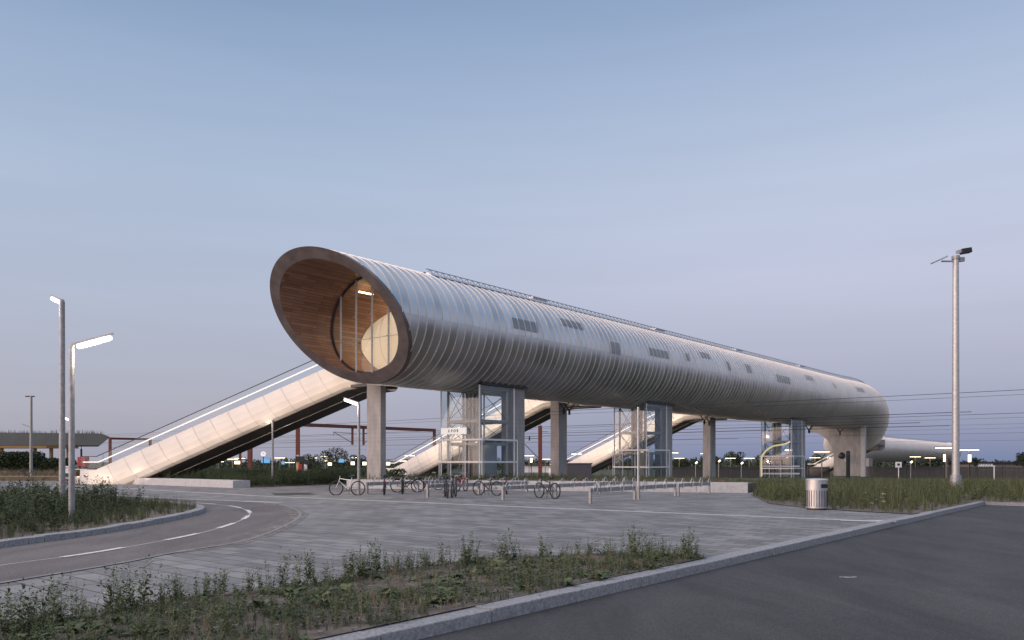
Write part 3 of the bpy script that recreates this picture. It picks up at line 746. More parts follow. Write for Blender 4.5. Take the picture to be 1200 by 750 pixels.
# ------------------------------------------------------------------ lift towers
def lift(label,t0,t1,u0,u1,zt,pt0,pt1,plabel,sign=False,curl=False):
    zb=.46 if sign else (0.0 if t0<50 else -.35)
    o=T((t0+t1)/2,(u0+u1)/2,zb);lf=thing('glazed_lift',label,'lift tower',o,'glazed lifts below the footbridge')
    # glass faces (outer skin): left face t=t0, right face u=u1, back ones too
    mid=t0+0.0
    def pane(nm,a,b,z0,z1,m='glass'):
        d=(b-a);MB().obox((a+b)/2+Vector((0,0,(z0+z1)/2)),d/2,Vector((-d.y,d.x,0)).normalized()*.012,(0,0,(z1-z0)/2)).build(nm,M[m],lf)
    c=[T(t0,u1),T(t1,u1),T(t1,u0),T(t0,u0)]
    ztop=zt
    pane('front_glass',c[0],c[1],zb+.1,ztop)
    pane('side_glass',c[3],c[0],zb+.1,ztop,'glass_clear')
    pane('back_glass',c[3],c[2],zb+.1,ztop,'glass_clear')
    for p,w in ((c[0],.09),(c[1],.09),(c[3],.09),(c[2],.09)):
        MB().bar(p+Vector((0,0,zb)),p+Vector((0,0,ztop)),w).build('corner_post',M['white_metal'],lf)
    # inner steel frame: columns, beams, cross bracing
    fr=MB();ins=.35
    d=[T(t0+ins,u1-ins),T(t1-ins,u1-ins),T(t1-ins,u0+ins),T(t0+ins,u0+ins)]
    d2=[T(t0+ins,(u0+u1)/2),]
    for p in d+d2: fr.bar(p+Vector((0,0,zb)),p+Vector((0,0,ztop)),.16)
    zl=[zb+2.35,zb+(ztop-zb)*.62,ztop-.15]
    for z in zl:
        for i in range(4): fr.bar(d[i]+Vector((0,0,z)),d[(i+1)%4]+Vector((0,0,z)),.16,.2)
    fr.build('steel_frame',M['galv'],lf)
    x=MB()
    for za,zb_ in ((zl[0]+.1,zl[1]-.1),(zl[1]+.1,zl[2]-.1)):
        for a,b in ((d[3],d2[0]),(d2[0],d[0]),(d[0],d[1]),(d[3],d[2])):
            x.tube([a+Vector((0,0,za)),b+Vector((0,0,zb_))],.022,5);x.tube([b+Vector((0,0,za)),a+Vector((0,0,zb_))],.022,5)
    x.build('cross_bracing',M['steel_dark'],lf)
    # lift shaft with its car, dark cladding inside
    sh=MB();sh.tbox(t0+1.5,t1-.5,u0+.9,u0+1.0,zb,ztop)
    sh.build('shaft_wall',M['shaft'] if 'shaft' in M else mat('shaft',(.36,.37,.36),.5,.1,.1,1),lf)
    for k in range(5):
        tt=t0+1.3+k*(t1-t0-2.0)/4;MB().bar(T(tt,u0+1.4,zb),T(tt,u0+1.4,ztop),.07,.12).build('guide_rail',M['galv_light'],lf)
    cr=MB();cr.tbox(t0+1.5,t1-.8,u0+1.5,u1-.9,zb+.1,zb+2.4);cr.build('lift_car',M['shaft'],lf)
    # entry screen with rails, doors
    sc=MB()
    off=.30
    e=[T(t0-.1,u0-.1),T(t0-.1,u1+off),T(t1,u1+off)]
    for z in (zb+2.62,zb+1.12):
        sc.bar(e[0]+Vector((0,0,z)),e[1]+Vector((0,0,z)),.07,.12);sc.bar(e[1]+Vector((0,0,z)),e[2]+Vector((0,0,z)),.07,.12)
    for p in e+[e[0].lerp(e[1],.28),e[0].lerp(e[1],.62)]: sc.bar(p+Vector((0,0,zb)),p+Vector((0,0,zb+2.68)),.06)
    sc.build('entry_screen',M['white_metal'],lf)
    dr=MB();a=e[0].lerp(e[1],.30)+Vector((.5,.6,0));b=e[0].lerp(e[1],.60)+Vector((.5,.6,0))
    for p in (a,a.lerp(b,.5),b): dr.bar(p+Vector((0,0,zb)),p+Vector((0,0,zb+2.2)),.09)
    dr.bar(a+Vector((0,0,zb+2.2)),b+Vector((0,0,zb+2.2)),.12)
    dr.build('lift_door',M['copper'] if 'copper' in M else mat('copper',(.26,.15,.11),.5,.4),lf)
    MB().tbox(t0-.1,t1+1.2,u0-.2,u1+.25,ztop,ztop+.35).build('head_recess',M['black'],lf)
    hl=MB();a=T(t0+.5,u1-.8,zb+2.45);hl.bar(a,T(t0+1.9,u1-.8,zb+2.40),.14,.05);hl.build('lobby_light',M['lamp_far'],lf)
    if sign:
        a=T(t0-.16,u0+.2,0);b=T(t0-.16,u0+2.55,0);z=zb+2.98
        d_=(b-a)
        sg=MB().obox((a+b)/2+Vector((0,0,z+.25)),d_/2,Vector((SA,CA,0))*.06,(0,0,.22)).build('sign_box',M['sign_white'],lf)
        txt(sg,'SPOR',(a+b)/2+Vector((0,0,z+.25))-Vector((SA,CA,0))*.066,AL,.26,M['black'],lf,spacing=1.7)
    pier(pt0,pt1,u1-1.25,u1,-1.2,zt+.1,plabel)
    return lf
def txt(parent,s_,loc,rz,size,m,root,spacing=1.0):
    for k,ch in enumerate(s_):
        cu=bpy.data.curves.new('letter','FONT');cu.body=ch;cu.size=size;cu.align_x='CENTER';cu.align_y='CENTER';cu.extrude=.004;cu.offset=.008
        to=bpy.data.objects.new('lettering_src',cu);C.objects.link(to);bpy.context.view_layer.update()
        me=bpy.data.meshes.new_from_object(to.evaluated_get(bpy.context.evaluated_depsgraph_get()));bpy.data.objects.remove(to)
        me.materials.clear();me.materials.append(m);dx=(k-(len(s_)-1)/2)*size*.62*spacing
        o=bpy.data.objects.new('letter',me);C.objects.link(o);o.parent=parent;o.rotation_euler=(PI/2,0,-rz)
        o.location=Vector(loc)+Vector((math.cos(rz),-math.sin(rz),0))*dx-ORG[root.name]
def u_of(px,t): r=(px-600)/F;return (r*(Y0+CA*t)-(X0+SA*t))/(CA+r*SA)
for (xl,xc,xr,xp,lab,pl,sg,zt) in ((517,562,602.5,615,'glazed lift tower nearest the open end, with a white sign over its entrance','concrete pier clamped to the right side of the first glazed lift',True,6.75),
        (720,757.5,781,788,'glazed lift tower behind the slim steel pole, second along the footbridge','concrete pier on the right side of the second glazed lift',False,6.75),
        (892,927.5,939.8,943.7,'farthest glazed lift tower with a curved yellow tube in front of it','concrete pier on the right side of the farthest glazed lift',False,6.75)):
    t0=ut(xc,2.0);t1=ut(xr,2.0);u0=u_of(xl,t0);pe_=ut(xp,2.0)
    u0=max(u0,-2.6)
    lift(lab,t0,t1,u0,2.0,zt,t1+.06,pe_,pl,sg)
tube_curl=thing('yellow_tube_light','curved yellow glowing tube rising over the rails of the farthest lift','light',A(892.5,88,.2))
pts=[A(892.5,88,ZH(558,88)),A(892.3,88,ZH(541,88)),A(893,88,ZH(535,88)),A(898,88,ZH(528,88)),A(906,88,ZH(523,88)),A(914,88,ZH(521.5,88)),A(920,88,ZH(520.5,88)),A(926,88,ZH(517.5,88))]
MB().tube(smooth(pts,4),.10,6).build('curved_tube',mat('yellow_tube',(.7,.62,.3),.4,0,emit=(1,.85,.45),estr=.3),tube_curl)
for y in (546.5,555): MB().bar(A(892,88,ZH(y,88)),A(937,88,ZH(y,88)),.12,.16).build('rail',M['white_metal'],tube_curl)
# ------------------------------------------------------------------ street lamps
def lamp_proto(h,r,name='street_lamp'):
    o=thing(name,'x','street lamp')
    mb=MB();mb.tube([(0,0,-.1),(0,0,h*.5),(0,0,h)],[r,r*.93,r*.85],14)
    mb.tube([(0,0,.9),(0,0,.94)],r*1.05,14)
    mb.build('pole',M['galv'],o,smooth=True)
    hd=MB();e=Vector((.98,0,.30));el_=Vector((0,0,h-.02));hd.tube([el_,el_+Vector((.02,0,.06)),el_+Vector((.09,0,.10)),el_+Vector((.97,0,.37))],[r*.85,r*.8,.04,.028],12)
    k=hd.build('lamp_arm',M['galv'],o,smooth=True)
    d=MB();n_=Vector((-.292,0,.956));pts=[]
    prof=[(.06,.045),(.10,.055),(.5,.058),(.85,.052),(.90,.03)]
    dirv=Vector((.956,0,.292));b=el_+Vector((.06,0,.065))
    d.tube([b+dirv*a-n_*.06 for a,_ in prof],[w_*1.15 for _,w_ in prof],12)
    d.build('diffuser',M['lamp_white'],k,smooth=True)
    return o
lp=lamp_proto(4.45,.075)
lights=[]
def put(o,loc,rz,label,sc=None):
    o.location=loc;o.rotation_euler=(0,0,rz);o['label']=label
    if sc:o.scale=(sc,sc,sc)
    o['group']='lit street lamps around the forecourt';return o
put(lp,A(84,19.7),math.radians(8),'lit street lamp nearest the kerb of the left island, head pointing right')
put(copy_tree(lp),A(319.5,54.5),math.radians(170),'lit street lamp rising from weeds in front of the stair underside')
put(copy_tree(lp),A(420.5,39.2),math.radians(150),'lit street lamp beside the pale bicycle, left of the first concrete pier')
put(copy_tree(lp),A(83.5,54.5),math.radians(160),'lit street lamp mostly hidden behind the two tall poles on the left')
lp2=lamp_proto(6.95,.10);put(lp2,A(72.8,26.6),math.radians(139),'tallest lit street lamp on the left island, head turned away')
def plight(px,Y,z,dx,dy,e):
    l=bpy.data.lights.new('lamp_light','POINT');l.energy=e;l.color=(1,.85,.66);l.shadow_soft_size=.3
    o=bpy.data.objects.new('lamp_light',l);C.objects.link(o);p=A(px,Y,z);o.location=(p.x+dx,p.y+dy,z)
plight(84,19.7,4.30,.55,.05,80);plight(319.5,54.5,4.3,-.5,.1,100);plight(420.5,39.2,4.3,-.5,.2,130);plight(72.8,26.6,6.75,-.4,.4,90)
# unlit masts
mm=thing('camera_mast','tall galvanised mast with two floodlights on top right of the footbridge','mast',A(1120,42))
mb=MB();H_=ZH(304,42);mb.tube([A(1120,42,-.1),A(1120,42,1.2),A(1120,42,H_)],[.21,.185,.15],20);mb.build('pole',M['galv_light'],mm,smooth=True)
MB().lathe([(.42,-.1),(.42,.05),(.30,.35),(.26,.9)],16,tuple(A(1120,42))).build('base_sleeve',M['galv'],mm,smooth=True)
q=A(1120,42,H_)
MB().tube([q+Vector((0,0,.0)),q+Vector((0,0,.18))],.2,14).build('cap',M['galv'],mm)
MB().bar(q+Vector((-.75,0,-.1)),q+Vector((.3,0,-.1)),.07).build('bracket',M['galv'],mm)
MB().bar(q+Vector((-1.3,-.1,-.22)),q+Vector((-.55,-.1,.12)),.34,.08).build('floodlight',M['galv_light'],mm,bevel=.02)
fb=MB().bar(q+Vector((.22,-.1,.38)),q+Vector((.72,-.1,.46)),.34,.26).build('floodlight',M['black'],mm,bevel=.02)
MB().bar(q+Vector((.0,-.1,.36)),q+Vector((.2,-.1,.40)),.2,.16).build('junction_box',M['galv_light'],mm)
MB().bar(q+Vector((.1,0,.0)),q+Vector((.45,0,.0)),.12,.22).build('clamp',M['galv'],mm)
m2=thing('camera_mast','slim grey mast with twin unlit heads before the bus shelter canopy','mast',A(36.5,87))
mb=MB();mb.tube([A(36.5,87,-.2),A(36.5,87,ZH(464,87))],[.17,.13],10);mb.build('pole',M['galv'],m2,smooth=True)
q=A(36.5,87,ZH(464.5,87));MB().bar(q+Vector((-.6,0,0)),q+Vector((.35,0,0)),.2,.12).build('mast_head',M['steel_dark'],m2)
q=A(36.5,87,ZH(501,87));MB().bar(q,q+Vector((-1.05,0,.4)),.12,.1).build('side_arm',M['galv'],m2)
m3=thing('steel_pole','plain slim steel pole standing among the bicycle racks','pole',A(748,33.9))
mb=MB();mb.tube([A(748,33.9,-.1),A(748,33.9,ZH(477,33.9))],[.055,.05],12);mb.build('pole',M['galv_light'],m3,smooth=True)
MB().lathe([(.09,0),(.09,.02)],12,tuple(A(748,33.9))).build('base_flange',M['galv'],m3)
# ------------------------------------------------------------------ waste bin
bn=G(957,597.2);b=thing('waste_bin','round ribbed stainless waste bin at the edge of the grass','waste bin',bn)
R_=.345
MB().lathe([(R_-.03,0),(R_-.03,.05)],32,tuple(bn)).build('foot_ring',M['steel_dark'],b)
mb=MB();mb.lathe([(R_-.01,.05),(R_,.06),(R_,.97),(R_-.012,.98)],40,tuple(bn));bd=mb.build('drum',mat('stainless',(.55,.54,.53),.38,.85,.12,5),b,smooth=True)
for k in range(26):
    an=2*PI*k/26
    p=bn+Vector((math.cos(an)*(R_+.006),math.sin(an)*(R_+.006),0));tv=Vector((-math.sin(an),math.cos(an),0))
    if k==0: rb=MB()
    rb.obox(p+Vector((0,0,.38)),tv*.007,Vector((math.cos(an),math.sin(an),0))*.006,(0,0,.27))
rb.build('slots',M['steel_dark'],bd)
MB().lathe([(R_+.012,.97),(R_+.012,.995),(R_-.02,1.03),(.05,1.045)],40,tuple(bn)).build('lid',M['stainless'],b,smooth=True)
sl_=MB();a=[];c_=[]
for k in range(9):
    an=math.radians(-88+k*7.5);a.append(bn+Vector((math.cos(an)*(R_+.008),math.sin(an)*(R_+.008),.73)));c_.append(bn+Vector((math.cos(an)*(R_+.008),math.sin(an)*(R_+.008),.86)))
sl_.strip(a,c_);sl_.build('slot',M['black'],b,recalc=False)
# ------------------------------------------------------------------ bicycle racks
def rack_proto(L=3.8):
    o=thing('bicycle_rack','x','bicycle rack')
    for x in (0.06,L-.06): MB().bar((x,0,-.02),(x,0,.58),.10,.10).build('post',M['galv'],o,bevel=.008)
    MB().bar((0,0,.50),(L,0,.50),.08,.17).build('beam',M['galv'],o,bevel=.01)
    for k in range(7):
        x=.28+k*.54;s_=1 if k%2 else -1
        mb=MB();pts=[];zc_=.62 if k%2 else .56
        for j in range(15):
            an=math.radians(-60+300*j/14);pts.append((x+.0,s_*.02+.18*math.sin(an-PI/2)*1.0*s_+s_*.18,zc_+.21*math.cos(an-PI/2)*-1+.0))
        # hoop lies across the beam
        pts=[(x+.16*math.cos(math.radians(a)),s_*.10,zc_+.19*math.sin(math.radians(a))) for a in range(-70,251,20)]
        mb.tube(pts,.016,6);mb.tube([pts[0],(x,s_*.04,.45)],.016,6);mb.tube([pts[-1],(x,s_*.04,.45)],.016,6)
        mb.build('wheel_hoop',M['galv_light'],o,smooth=True)
    return o
rp=rack_proto();rk=[]
HR=math.radians(54)
rows_=[((2.97,30.4),3,['first rack of the front row, its end post nearest the viewer','middle rack of the front row, beside the slim steel pole','last rack of the front row, next to the low concrete wall']),
       ((-.41,33.0),3,['rack just left of the black bicycle with its end post showing','rack behind the black bicycle in the second row','far rack of the second row, in front of the second lift']),
       ((-3.8,35.4),2,['rack with two bicycles leaning at its near post, below the first lift','rack further along behind the bicycle with the red rear light']),
       ((-7.2,39.2),2,['leftmost rack near the street lamp and the pale bicycle','rack behind the dark roadster bicycle, in the back row'])]
first=True
for (x,y),n_,labs in rows_:
    for i in range(n_):
        o=rp if first else copy_tree(rp);first=False
        s_=i*4.05;o.location=(x+math.cos(HR)*s_,y+math.sin(HR)*s_,0);o.rotation_euler=(0,0,HR)
        o['label']='galvanised '+labs[i];o['group']='bicycle racks on the forecourt'
# ------------------------------------------------------------------ bicycles
def bike(frame_m,label,px,Y,heading,z=0,lean=0,city=False,extra=None):
    o=thing('bicycle',label,'bicycle',(0,0,0),'bicycles parked at the racks')
    fm=M[frame_m];R=.335;wb=.53
    for x in (-wb,wb):
        wh=MB();wh.ring((x,0,R),(1,0,0),(0,0,1),R-.02,.012,28,6)
        for k in range(14):
            an=2*PI*k/14;wh.tube([(x,0,R),(x+math.cos(an)*(R-.03),0,R+math.sin(an)*(R-.03))],.0022,3)
        wh.tube([(x,-.05,R),(x,.05,R)],.022,8);w_=wh.build('wheel',M['tyre_rim'],o,smooth=True)
        ty=MB();ty.ring((x,0,R),(1,0,0),(0,0,1),R-.006,.029,28,7);ty.build('tyre',M['rubber'],w_,smooth=True)
    f=MB();bb=(-.07,0,.28);seat=(-.21,0,.76);head=(.36,0,.80);hl=(.40,0,.66)
    f.tube([bb,seat],.022,7);f.tube([bb,hl],.026,7);f.tube([head,(.41,0,.62)],.019,7)
    if city: f.tube([(-.13,0,.48),(.38,0,.72)],.02,7)
    else: f.tube([(-.19,0,.70),head],.022,7)
    for s_ in(-1,1):
        f.tube([bb,(-wb,s_*.05,R)],.010,6);f.tube([(-.2,0,.70),(-wb,s_*.05,R)],.009,6)
        f.tube([(.41,s_*.015,.64),(.45,s_*.045,.55),(wb,s_*.05,R)],.011,6)
    f.tube([seat,(-.235,0,.88)],.013,6);f.tube([head,(.345,0,.92)],.013,6)
    f.build('frame',fm,o,smooth=True)
    sd_=MB();sd_.tube([(-.38,0,.905),(-.31,0,.915),(-.2,0,.905),(-.1,0,.90)],[.05,.075,.04,.018],8);sd_.build('saddle',M['black'],o,smooth=True)
    hb=MB()
    if city: hb.tube([(.20,-.27,.97),(.30,-.24,1.0),(.36,-.08,.95),(.36,.08,.95),(.30,.24,1.0),(.20,.27,.97)],.013,6)
    else: hb.tube([(.30,-.29,.95),(.36,-.1,.94),(.36,.1,.94),(.30,.29,.95)],.013,6)
    hb.build('handlebar',M['black'] if not city else M['chrome'],o,smooth=True)
    cr=MB();cr.ring((-.07,.045,.28),(1,0,0),(0,0,1),.085,.008,14,4);cr.tube([(-.07,.06,.28),(.07,.07,.20)],.011,5);cr.tube([(-.07,-.06,.28),(-.21,-.07,.36)],.011,5)
    cr.obox((.08,.11,.20),(.045,0,0),(0,.04,0),(0,0,.012));cr.obox((-.22,-.11,.36),(.045,0,0),(0,.04,0),(0,0,.012))
    cr.tube([(-.07,.045,.36),(-wb,.045,R+.03)],.005,4);cr.tube([(-.07,.045,.20),(-wb,.045,R-.03)],.005,4);cr.build('crankset',M['steel_dark'],o)
    if city:
        g=MB()
        for x in(-wb,wb):
            g.tube([(x+math.cos(math.radians(a))*(R+.03),0,R+math.sin(math.radians(a))*(R+.03)) for a in (range(20,191,17) if x<0 else range(10,171,16))],.014,5)
        g.build('mudguards',fm,o,smooth=True)
        c=MB();c.bar((-.78,0,.72),(-.4,0,.72),.14,.015);c.tube([(-.7,0,.72),(-wb,0,R)],.007,4);c.build('carrier',M['steel_dark'],o)
    if extra=='red':
        MB().obox((-.46,0,.66),(.03,0,0),(0,.035,0),(0,0,.05)).build('rear_light',mat('rear_red',(.5,.01,.02),.4,0,emit=(1,.02,.04),estr=.15) if 'rear_red' not in M else M['rear_red'],o)
    if extra=='basket':
        bk=MB()
        for z0 in(.82,.92,1.02): bk.ring((.58,0,z0),(1,0,0),(0,1,0),.16,.008,12,4)
        for k in range(10):
            a=2*PI*k/10;bk.tube([(.58+.15*math.cos(a),.15*math.sin(a),.80),(.58+.165*math.cos(a),.165*math.sin(a),1.03)],.006,4)
        bk.build('basket',M['steel_dark'],o)
    MB().tube([(-.1,.03,.28),(-.16,.16,.0)],.009,5).build('kickstand',M['steel_dark'],o)
    p=A(px,Y,z);o.location=p;o.rotation_euler=(math.radians(lean),0,math.radians(heading))
    return o
mat('bike_pale',(.62,.62,.60),.35,.3);mat('bike_black',(.02,.02,.022),.35,.3);mat('bike_blue',(.03,.05,.11),.35,.3);mat('bike_grey',(.12,.12,.13),.35,.4);mat('bike_red',(.35,.02,.03),.4,.1)
bike('bike_pale','pale bicycle standing side on next to the street lamp',406.5,37.8,176,lean=3)
bike('bike_blue','dark blue bicycle seen from behind at the left end of the racks',450.5,38.2,97,extra='red')
bike('bike_black','black roadster bicycle with mudguards standing side on in the back row',477.5,41.4,7,city=True)
bike('bike_black','black bicycle end on in front of the side-on roadster',472,39.6,95,city=True)
bike('bike_black','black bicycle end on, left one of the pair at the rack post',523,35.2,100,extra='basket')
bike('bike_grey','grey bicycle end on, right one of the pair at the rack post',532,35.6,86,city=True,extra='red')
bike('bike_red','red bicycle parked behind the pair at the lift entrance',541,43.0,70,city=True)
bike('bike_black','black bicycle with white-rimmed rear wheel turned towards the viewer, below the first lift',571.5,37.6,146)
bike('bike_black','black bicycle end on with a red rear light behind a rack post',593.5,39.6,92,extra='red')
bike('bike_black','sporty black bicycle standing alone right of the racks',641,34.6,128)
bike('bike_grey','grey bicycle half hidden behind the racks between two groups',503,45.0,15,city=True)
bike('bike_black','distant bicycle leaning beside the mast before the bus canopy',32,84,10,z=-.1)
# ------------------------------------------------------------------ grey cabinet
cb_=thing('equipment_cabinet','grey ribbed metal cabinet in the planting bed below the footbridge','cabinet',A(679,52,.46))
c=A(679,52);mb=MB();xw=.80;z1=ZH(544,52);mb.obox(c+Vector((0,.4,(.46+z1)/2)),(xw,0,0),(0,.4,0),(0,0,(z1-.46)/2));mb.build('body',M['cabinet'],cb_)
mb=MB()
for k in range(13): mb.obox(c+Vector((-xw+.06+k*(2*xw-.12)/12,-.015,(.46+z1)/2)),(.028,0,0),(0,.018,0),(0,0,(z1-.5)/2))
mb.build('ribs',M['cabinet'],cb_)
mb=MB().obox(c+Vector((0,.4,z1+.04)),(xw+.06,0,0),(0,.47,0),(0,0,.04));mb.build('lid',M['cabinet'],cb_,bevel=.01)
# ------------------------------------------------------------------ bus canopy
cn_=thing('bus_canopy','long low canopy with a grassy roof and lit amber soffit at far left','canopy',A(60,110,-.5))
Y=110;xe=A(129,Y).x;z0=ZH(522,Y);z1=ZH(506,Y)
prof=[(-100,z0),(xe-1.4,z0),(xe,ZH(512,Y)),(xe-1.2,ZH(508,Y)),(-100,ZH(504.5,Y))]
mb=MB();n=len(prof);v=[(x,Y,z) for x,z in prof]+[(x*(Y+9)/Y-.3 if x>-99 else x,Y+9,z) for x,z in prof]
mb.add(v,[tuple(range(n)),tuple(range(2*n-1,n-1,-1))]+[(i,(i+1)%n,n+(i+1)%n,n+i) for i in range(n)]);mb.build('roof',M['canopy'],cn_)
MB().box(-100,xe-9.0,Y+.3,Y+8.5,z0-.30,z0-.01).build('lit_soffit',M['amber'],cn_)  # lamplight on the underside is put in as a faint glow of the material
for px in (2,41,60,80): MB().tube([A(px,Y+3,-1),A(px,Y+3,z0-.3)],.26,10).build('column',M['column_c'] if 'column_c' in M else mat('column_c',(.45,.36,.22),.7),cn_)
gr=MB()
for k in range(500):
    x=random.uniform(-95,xe-1.5);y=Y+random.uniform(.1,1.5);zb_=ZH(505,Y)-.15+(.0);h=random.uniform(.15,.5);gr.add([(x,y,zb_-.2),(x+.06,y,zb_-.2),(x+random.uniform(-.1,.1),y,zb_+h)],[(0,1,2)])
tag(gr.build('roof_grass',M['leaf_dark'],cn_,recalc=False),kind='stuff')
# things at the foot of the big stair
rc=thing('red_kiosk','dark red ticket kiosk behind the foot of the big stair','kiosk',A(94.5,75,-.3))
a=A(94.3,75);MB().obox(a+Vector((0,.5,ZH(541,75)-.0)),(.36,0,0),(0,.4,0),(0,0,.45)).build('cabinet_head',M['red_paint'],rc,bevel=.02)
MB().obox(a+Vector((0,.5,.45)),(.26,0,0),(0,.3,0),(0,0,.75)).build('pedestal',M['steel_dark'],rc)
MB().obox(a+Vector((.08,.08,ZH(541,75)-.05)),(.07,0,0),(0,.01,0),(0,0,.34)).build('display',M['screen_dark'] if 'screen_dark' in M else mat('screen_dark',(.06,.05,.06),.2),rc)
vn=thing('ticket_machine','white ticket machine with a dark lower panel between the tall lamp poles','ticket machine',A(78.7,64,0))
a=A(78.7,64);MB().obox(a+Vector((0,.3,ZH(552.5,64))),(.30,0,0),(0,.25,0),(0,0,.37)).build('body',M['white_metal'],vn,bevel=.02)
MB().obox(a+Vector((0,.04,ZH(556.5,64))),(.24,0,0),(0,.01,0),(0,0,.13)).build('dark_panel',M['black'],vn)
MB().obox(a+Vector((0,.2,ZH(547.3,64)+.03)),(.36,0,0),(0,.35,0),(0,0,.05)).build('top_cover',M['white_metal'],vn)
gs=thing('guard_rail','white tubular guard rail around the foot of the big stair','rail',A(95,60,0))
for zz in (1.02,.35):
    MB().tube([A(76,60,zz),A(102,60,zz)],.035,6).build('rail',M['white_paint'],gs)
for px in (76,89,102): MB().tube([A(px,60,0),A(px,60,1.02)],.03,6).build('post',M['red_paint'] if px==89 else M['white_paint'],gs)
area('stair_foot_light',A(92,61.5,.9),A(92,61,0),.6,30,(1,.7,.32),2)
# ------------------------------------------------------------------ fence
def pickets(label,a,b,z0,z1,step=.16):
    f=thing('picket_fence',label,'fence',a);d=(b-a).normalized();L=(b-a).length
    mb=MB();k=int(L/step)
    for i in range(k):
        p=a+d*(i*step);mb.bar(p+Vector((0,0,z0-a.z)),p+Vector((0,0,z1-a.z)),.03,.135,up=(1,0,0)) if False else mb.obox(p+Vector((0,0,(z0+z1)/2-a.z)),d*.066,Vector((-d.y,d.x,0))*.014,(0,0,(z1-z0)/2+random.uniform(-.01,.02)))
    mb.build('pickets',M['fence_m'],f)
    mb=MB()
    for z in (z0+.25,z1-.25): mb.bar(a+Vector((0,.06,z-a.z)),b+Vector((0,.06,z-a.z)),.05,.09)
    mb.build('rails',M['fence_m'],f)
    i=0
    while i*3.2<L:
        p=a+d*i*3.2;MB().bar(p+Vector((0,.08,z0-a.z)),p+Vector((0,.08,z1-a.z+.08)),.12).build('post',M['steel_dark'],f);i+=1
pickets('dark timber picket fence from the third concrete pier to the arched pier',A(783,126,-1),A(972,126,-1),-1.2,ZH(547,126))
pickets('dark timber picket fence right of the arched pier behind the tall mast',A(1012,128,-1),A(1250,112,-1),-1.2,ZH(546.5,128))
# ------------------------------------------------------------------ catenary
def portal(label,xa,ya,xb,zt=7.0,w_=.5,xs=None,hangs=(),zb=-1.2):
    Ya=(zt-CH)*F/(HY-ya);a=A(xa,Ya,zt);r=(xb-600)/F;s_=(a.x-r*a.y)/(r*CA-SA);b=a+Vector((SA,CA,0))*s_
    p=thing('catenary_portal',label,'gantry',(a.x,a.y,zb))
    MB().bar(a,b,w_,w_*1.0).build('beam',M['corten'],p)
    for q in (a,b): MB().bar(q+Vector((0,0,zb-zt)),q+Vector((0,0,w_/2)),w_).build('mast',M['corten'],p)
    for hx in hangs:
        r=(hx-600)/F;s_=(a.x-r*a.y)/(r*CA-SA);q=a+Vector((SA,CA,0))*s_
        MB().bar(q+Vector((0,0,-2.8)),q,.3).build('drop_post',M['corten'],p)
    for hx,sg in ((hangs[0],-1),(hangs[-1],1)) if hangs else ():
        r=(hx-600)/F;s_=(a.x-r*a.y)/(r*CA-SA);q=a+Vector((SA,CA,0))*s_;c=MB()
        e=q+Vector((SA,CA,0))*sg*3.6
        c.tube([q+Vector((0,0,-2.5)),e+Vector((0,0,-.9))],.05,5);c.tube([q+Vector((0,0,-1.0)),e+Vector((0,0,-.9))],.04,5);c.tube([e+Vector((0,0,-.9)),e+Vector((0,0,-1.5))],.03,5)
        c.build('cantilever',M['steel_dark'],p)
    return p
portal('long rust red gantry over the tracks seen left and right of the first pier',349,497.5,509,hangs=(413,426))
portal('distant rust red gantry beyond the foot of the big stair',129,513.8,176)
def mast(label,px,Y,ytop,w_,arm=None,nm='catenary_mast'):
    p=thing(nm,label,'mast',A(px,Y,-1.1),'rust red catenary masts beside the tracks')
    MB().bar(A(px,Y,-1.2),A(px,Y,ZH(ytop,Y)),w_).build('post',M['corten'],p)
    MB().tube([A(px,Y,ZH(ytop,Y)),A(px,Y,ZH(ytop,Y)+.5)],.05,5).build('finial',M['steel_dark'],p)
    if arm:
        c=MB();q=A(px,Y,ZH(arm+26,Y));e=A(px-25,Y+2,ZH(arm,Y))
        c.tube([q,e],.06,5);c.tube([A(px,Y,ZH(arm+1,Y)),e],.04,5);c.tube([A(px,Y,ZH(arm-7,Y)),A(px+9,Y,ZH(arm-7,Y))],.04,5)
        c.lathe([(.06,-.3),(.14,-.2),(.06,-.1),(.14,0),(.06,.1),(.14,.2),(.05,.3)],8,tuple(e.lerp(A(px,Y,ZH(arm+1,Y)),.5)))
        c.build('cantilever',M['steel_dark'],p)
mast('thick rust red mast below the big stair, left of a street lamp',293,100,505,.5)
mast('thin dark red mast just left of the thick one under the big stair',281.5,130,519,.32)
mast('rust red catenary mast with cantilever between first and second pier',633,106,499,.52,arm=513)
mast('thin dark mast sticking up behind the red kiosk',95.3,120,526,.2)
# overhead wires running along the tracks, under the tube
wg='overhead wires crossing above the tracks'
descs=['top wire of the heavy upper pair right of the mast','second wire just below the topmost one','third wire from the top crossing the tall mast','fourth wire from the top crossing the tall mast','fifth wire from the top, thin','sixth wire from the top, thin','seventh wire from the top, thin','lowest thin wire above the fence']
for k,(y,z,r) in enumerate([(454,5.6,.028),(459.5,5.3,.018),(482,5.6,.034),(487.2,5.4,.02),(495,6.0,.022),(500,5.6,.02),(505.8,5.5,.03),(515,5.6,.03)]):
    Y=(z-CH)*F/(HY-y);p=A(1200,Y,z);a=p-Pd*22;b=p+Pd*230
    n_=16;pts=[]
    for i in range(n_*5+1):
        f=i/(n_*5);sag=-.25*abs(math.sin(f*PI*5));pts.append(a.lerp(b,f)+Vector((0,0,sag*.5)))
    w_=MB();w_.tube(pts,r*.5,4);tag(w_.build('overhead_wire',M['steel_dark']),descs[k],'wire',wg)
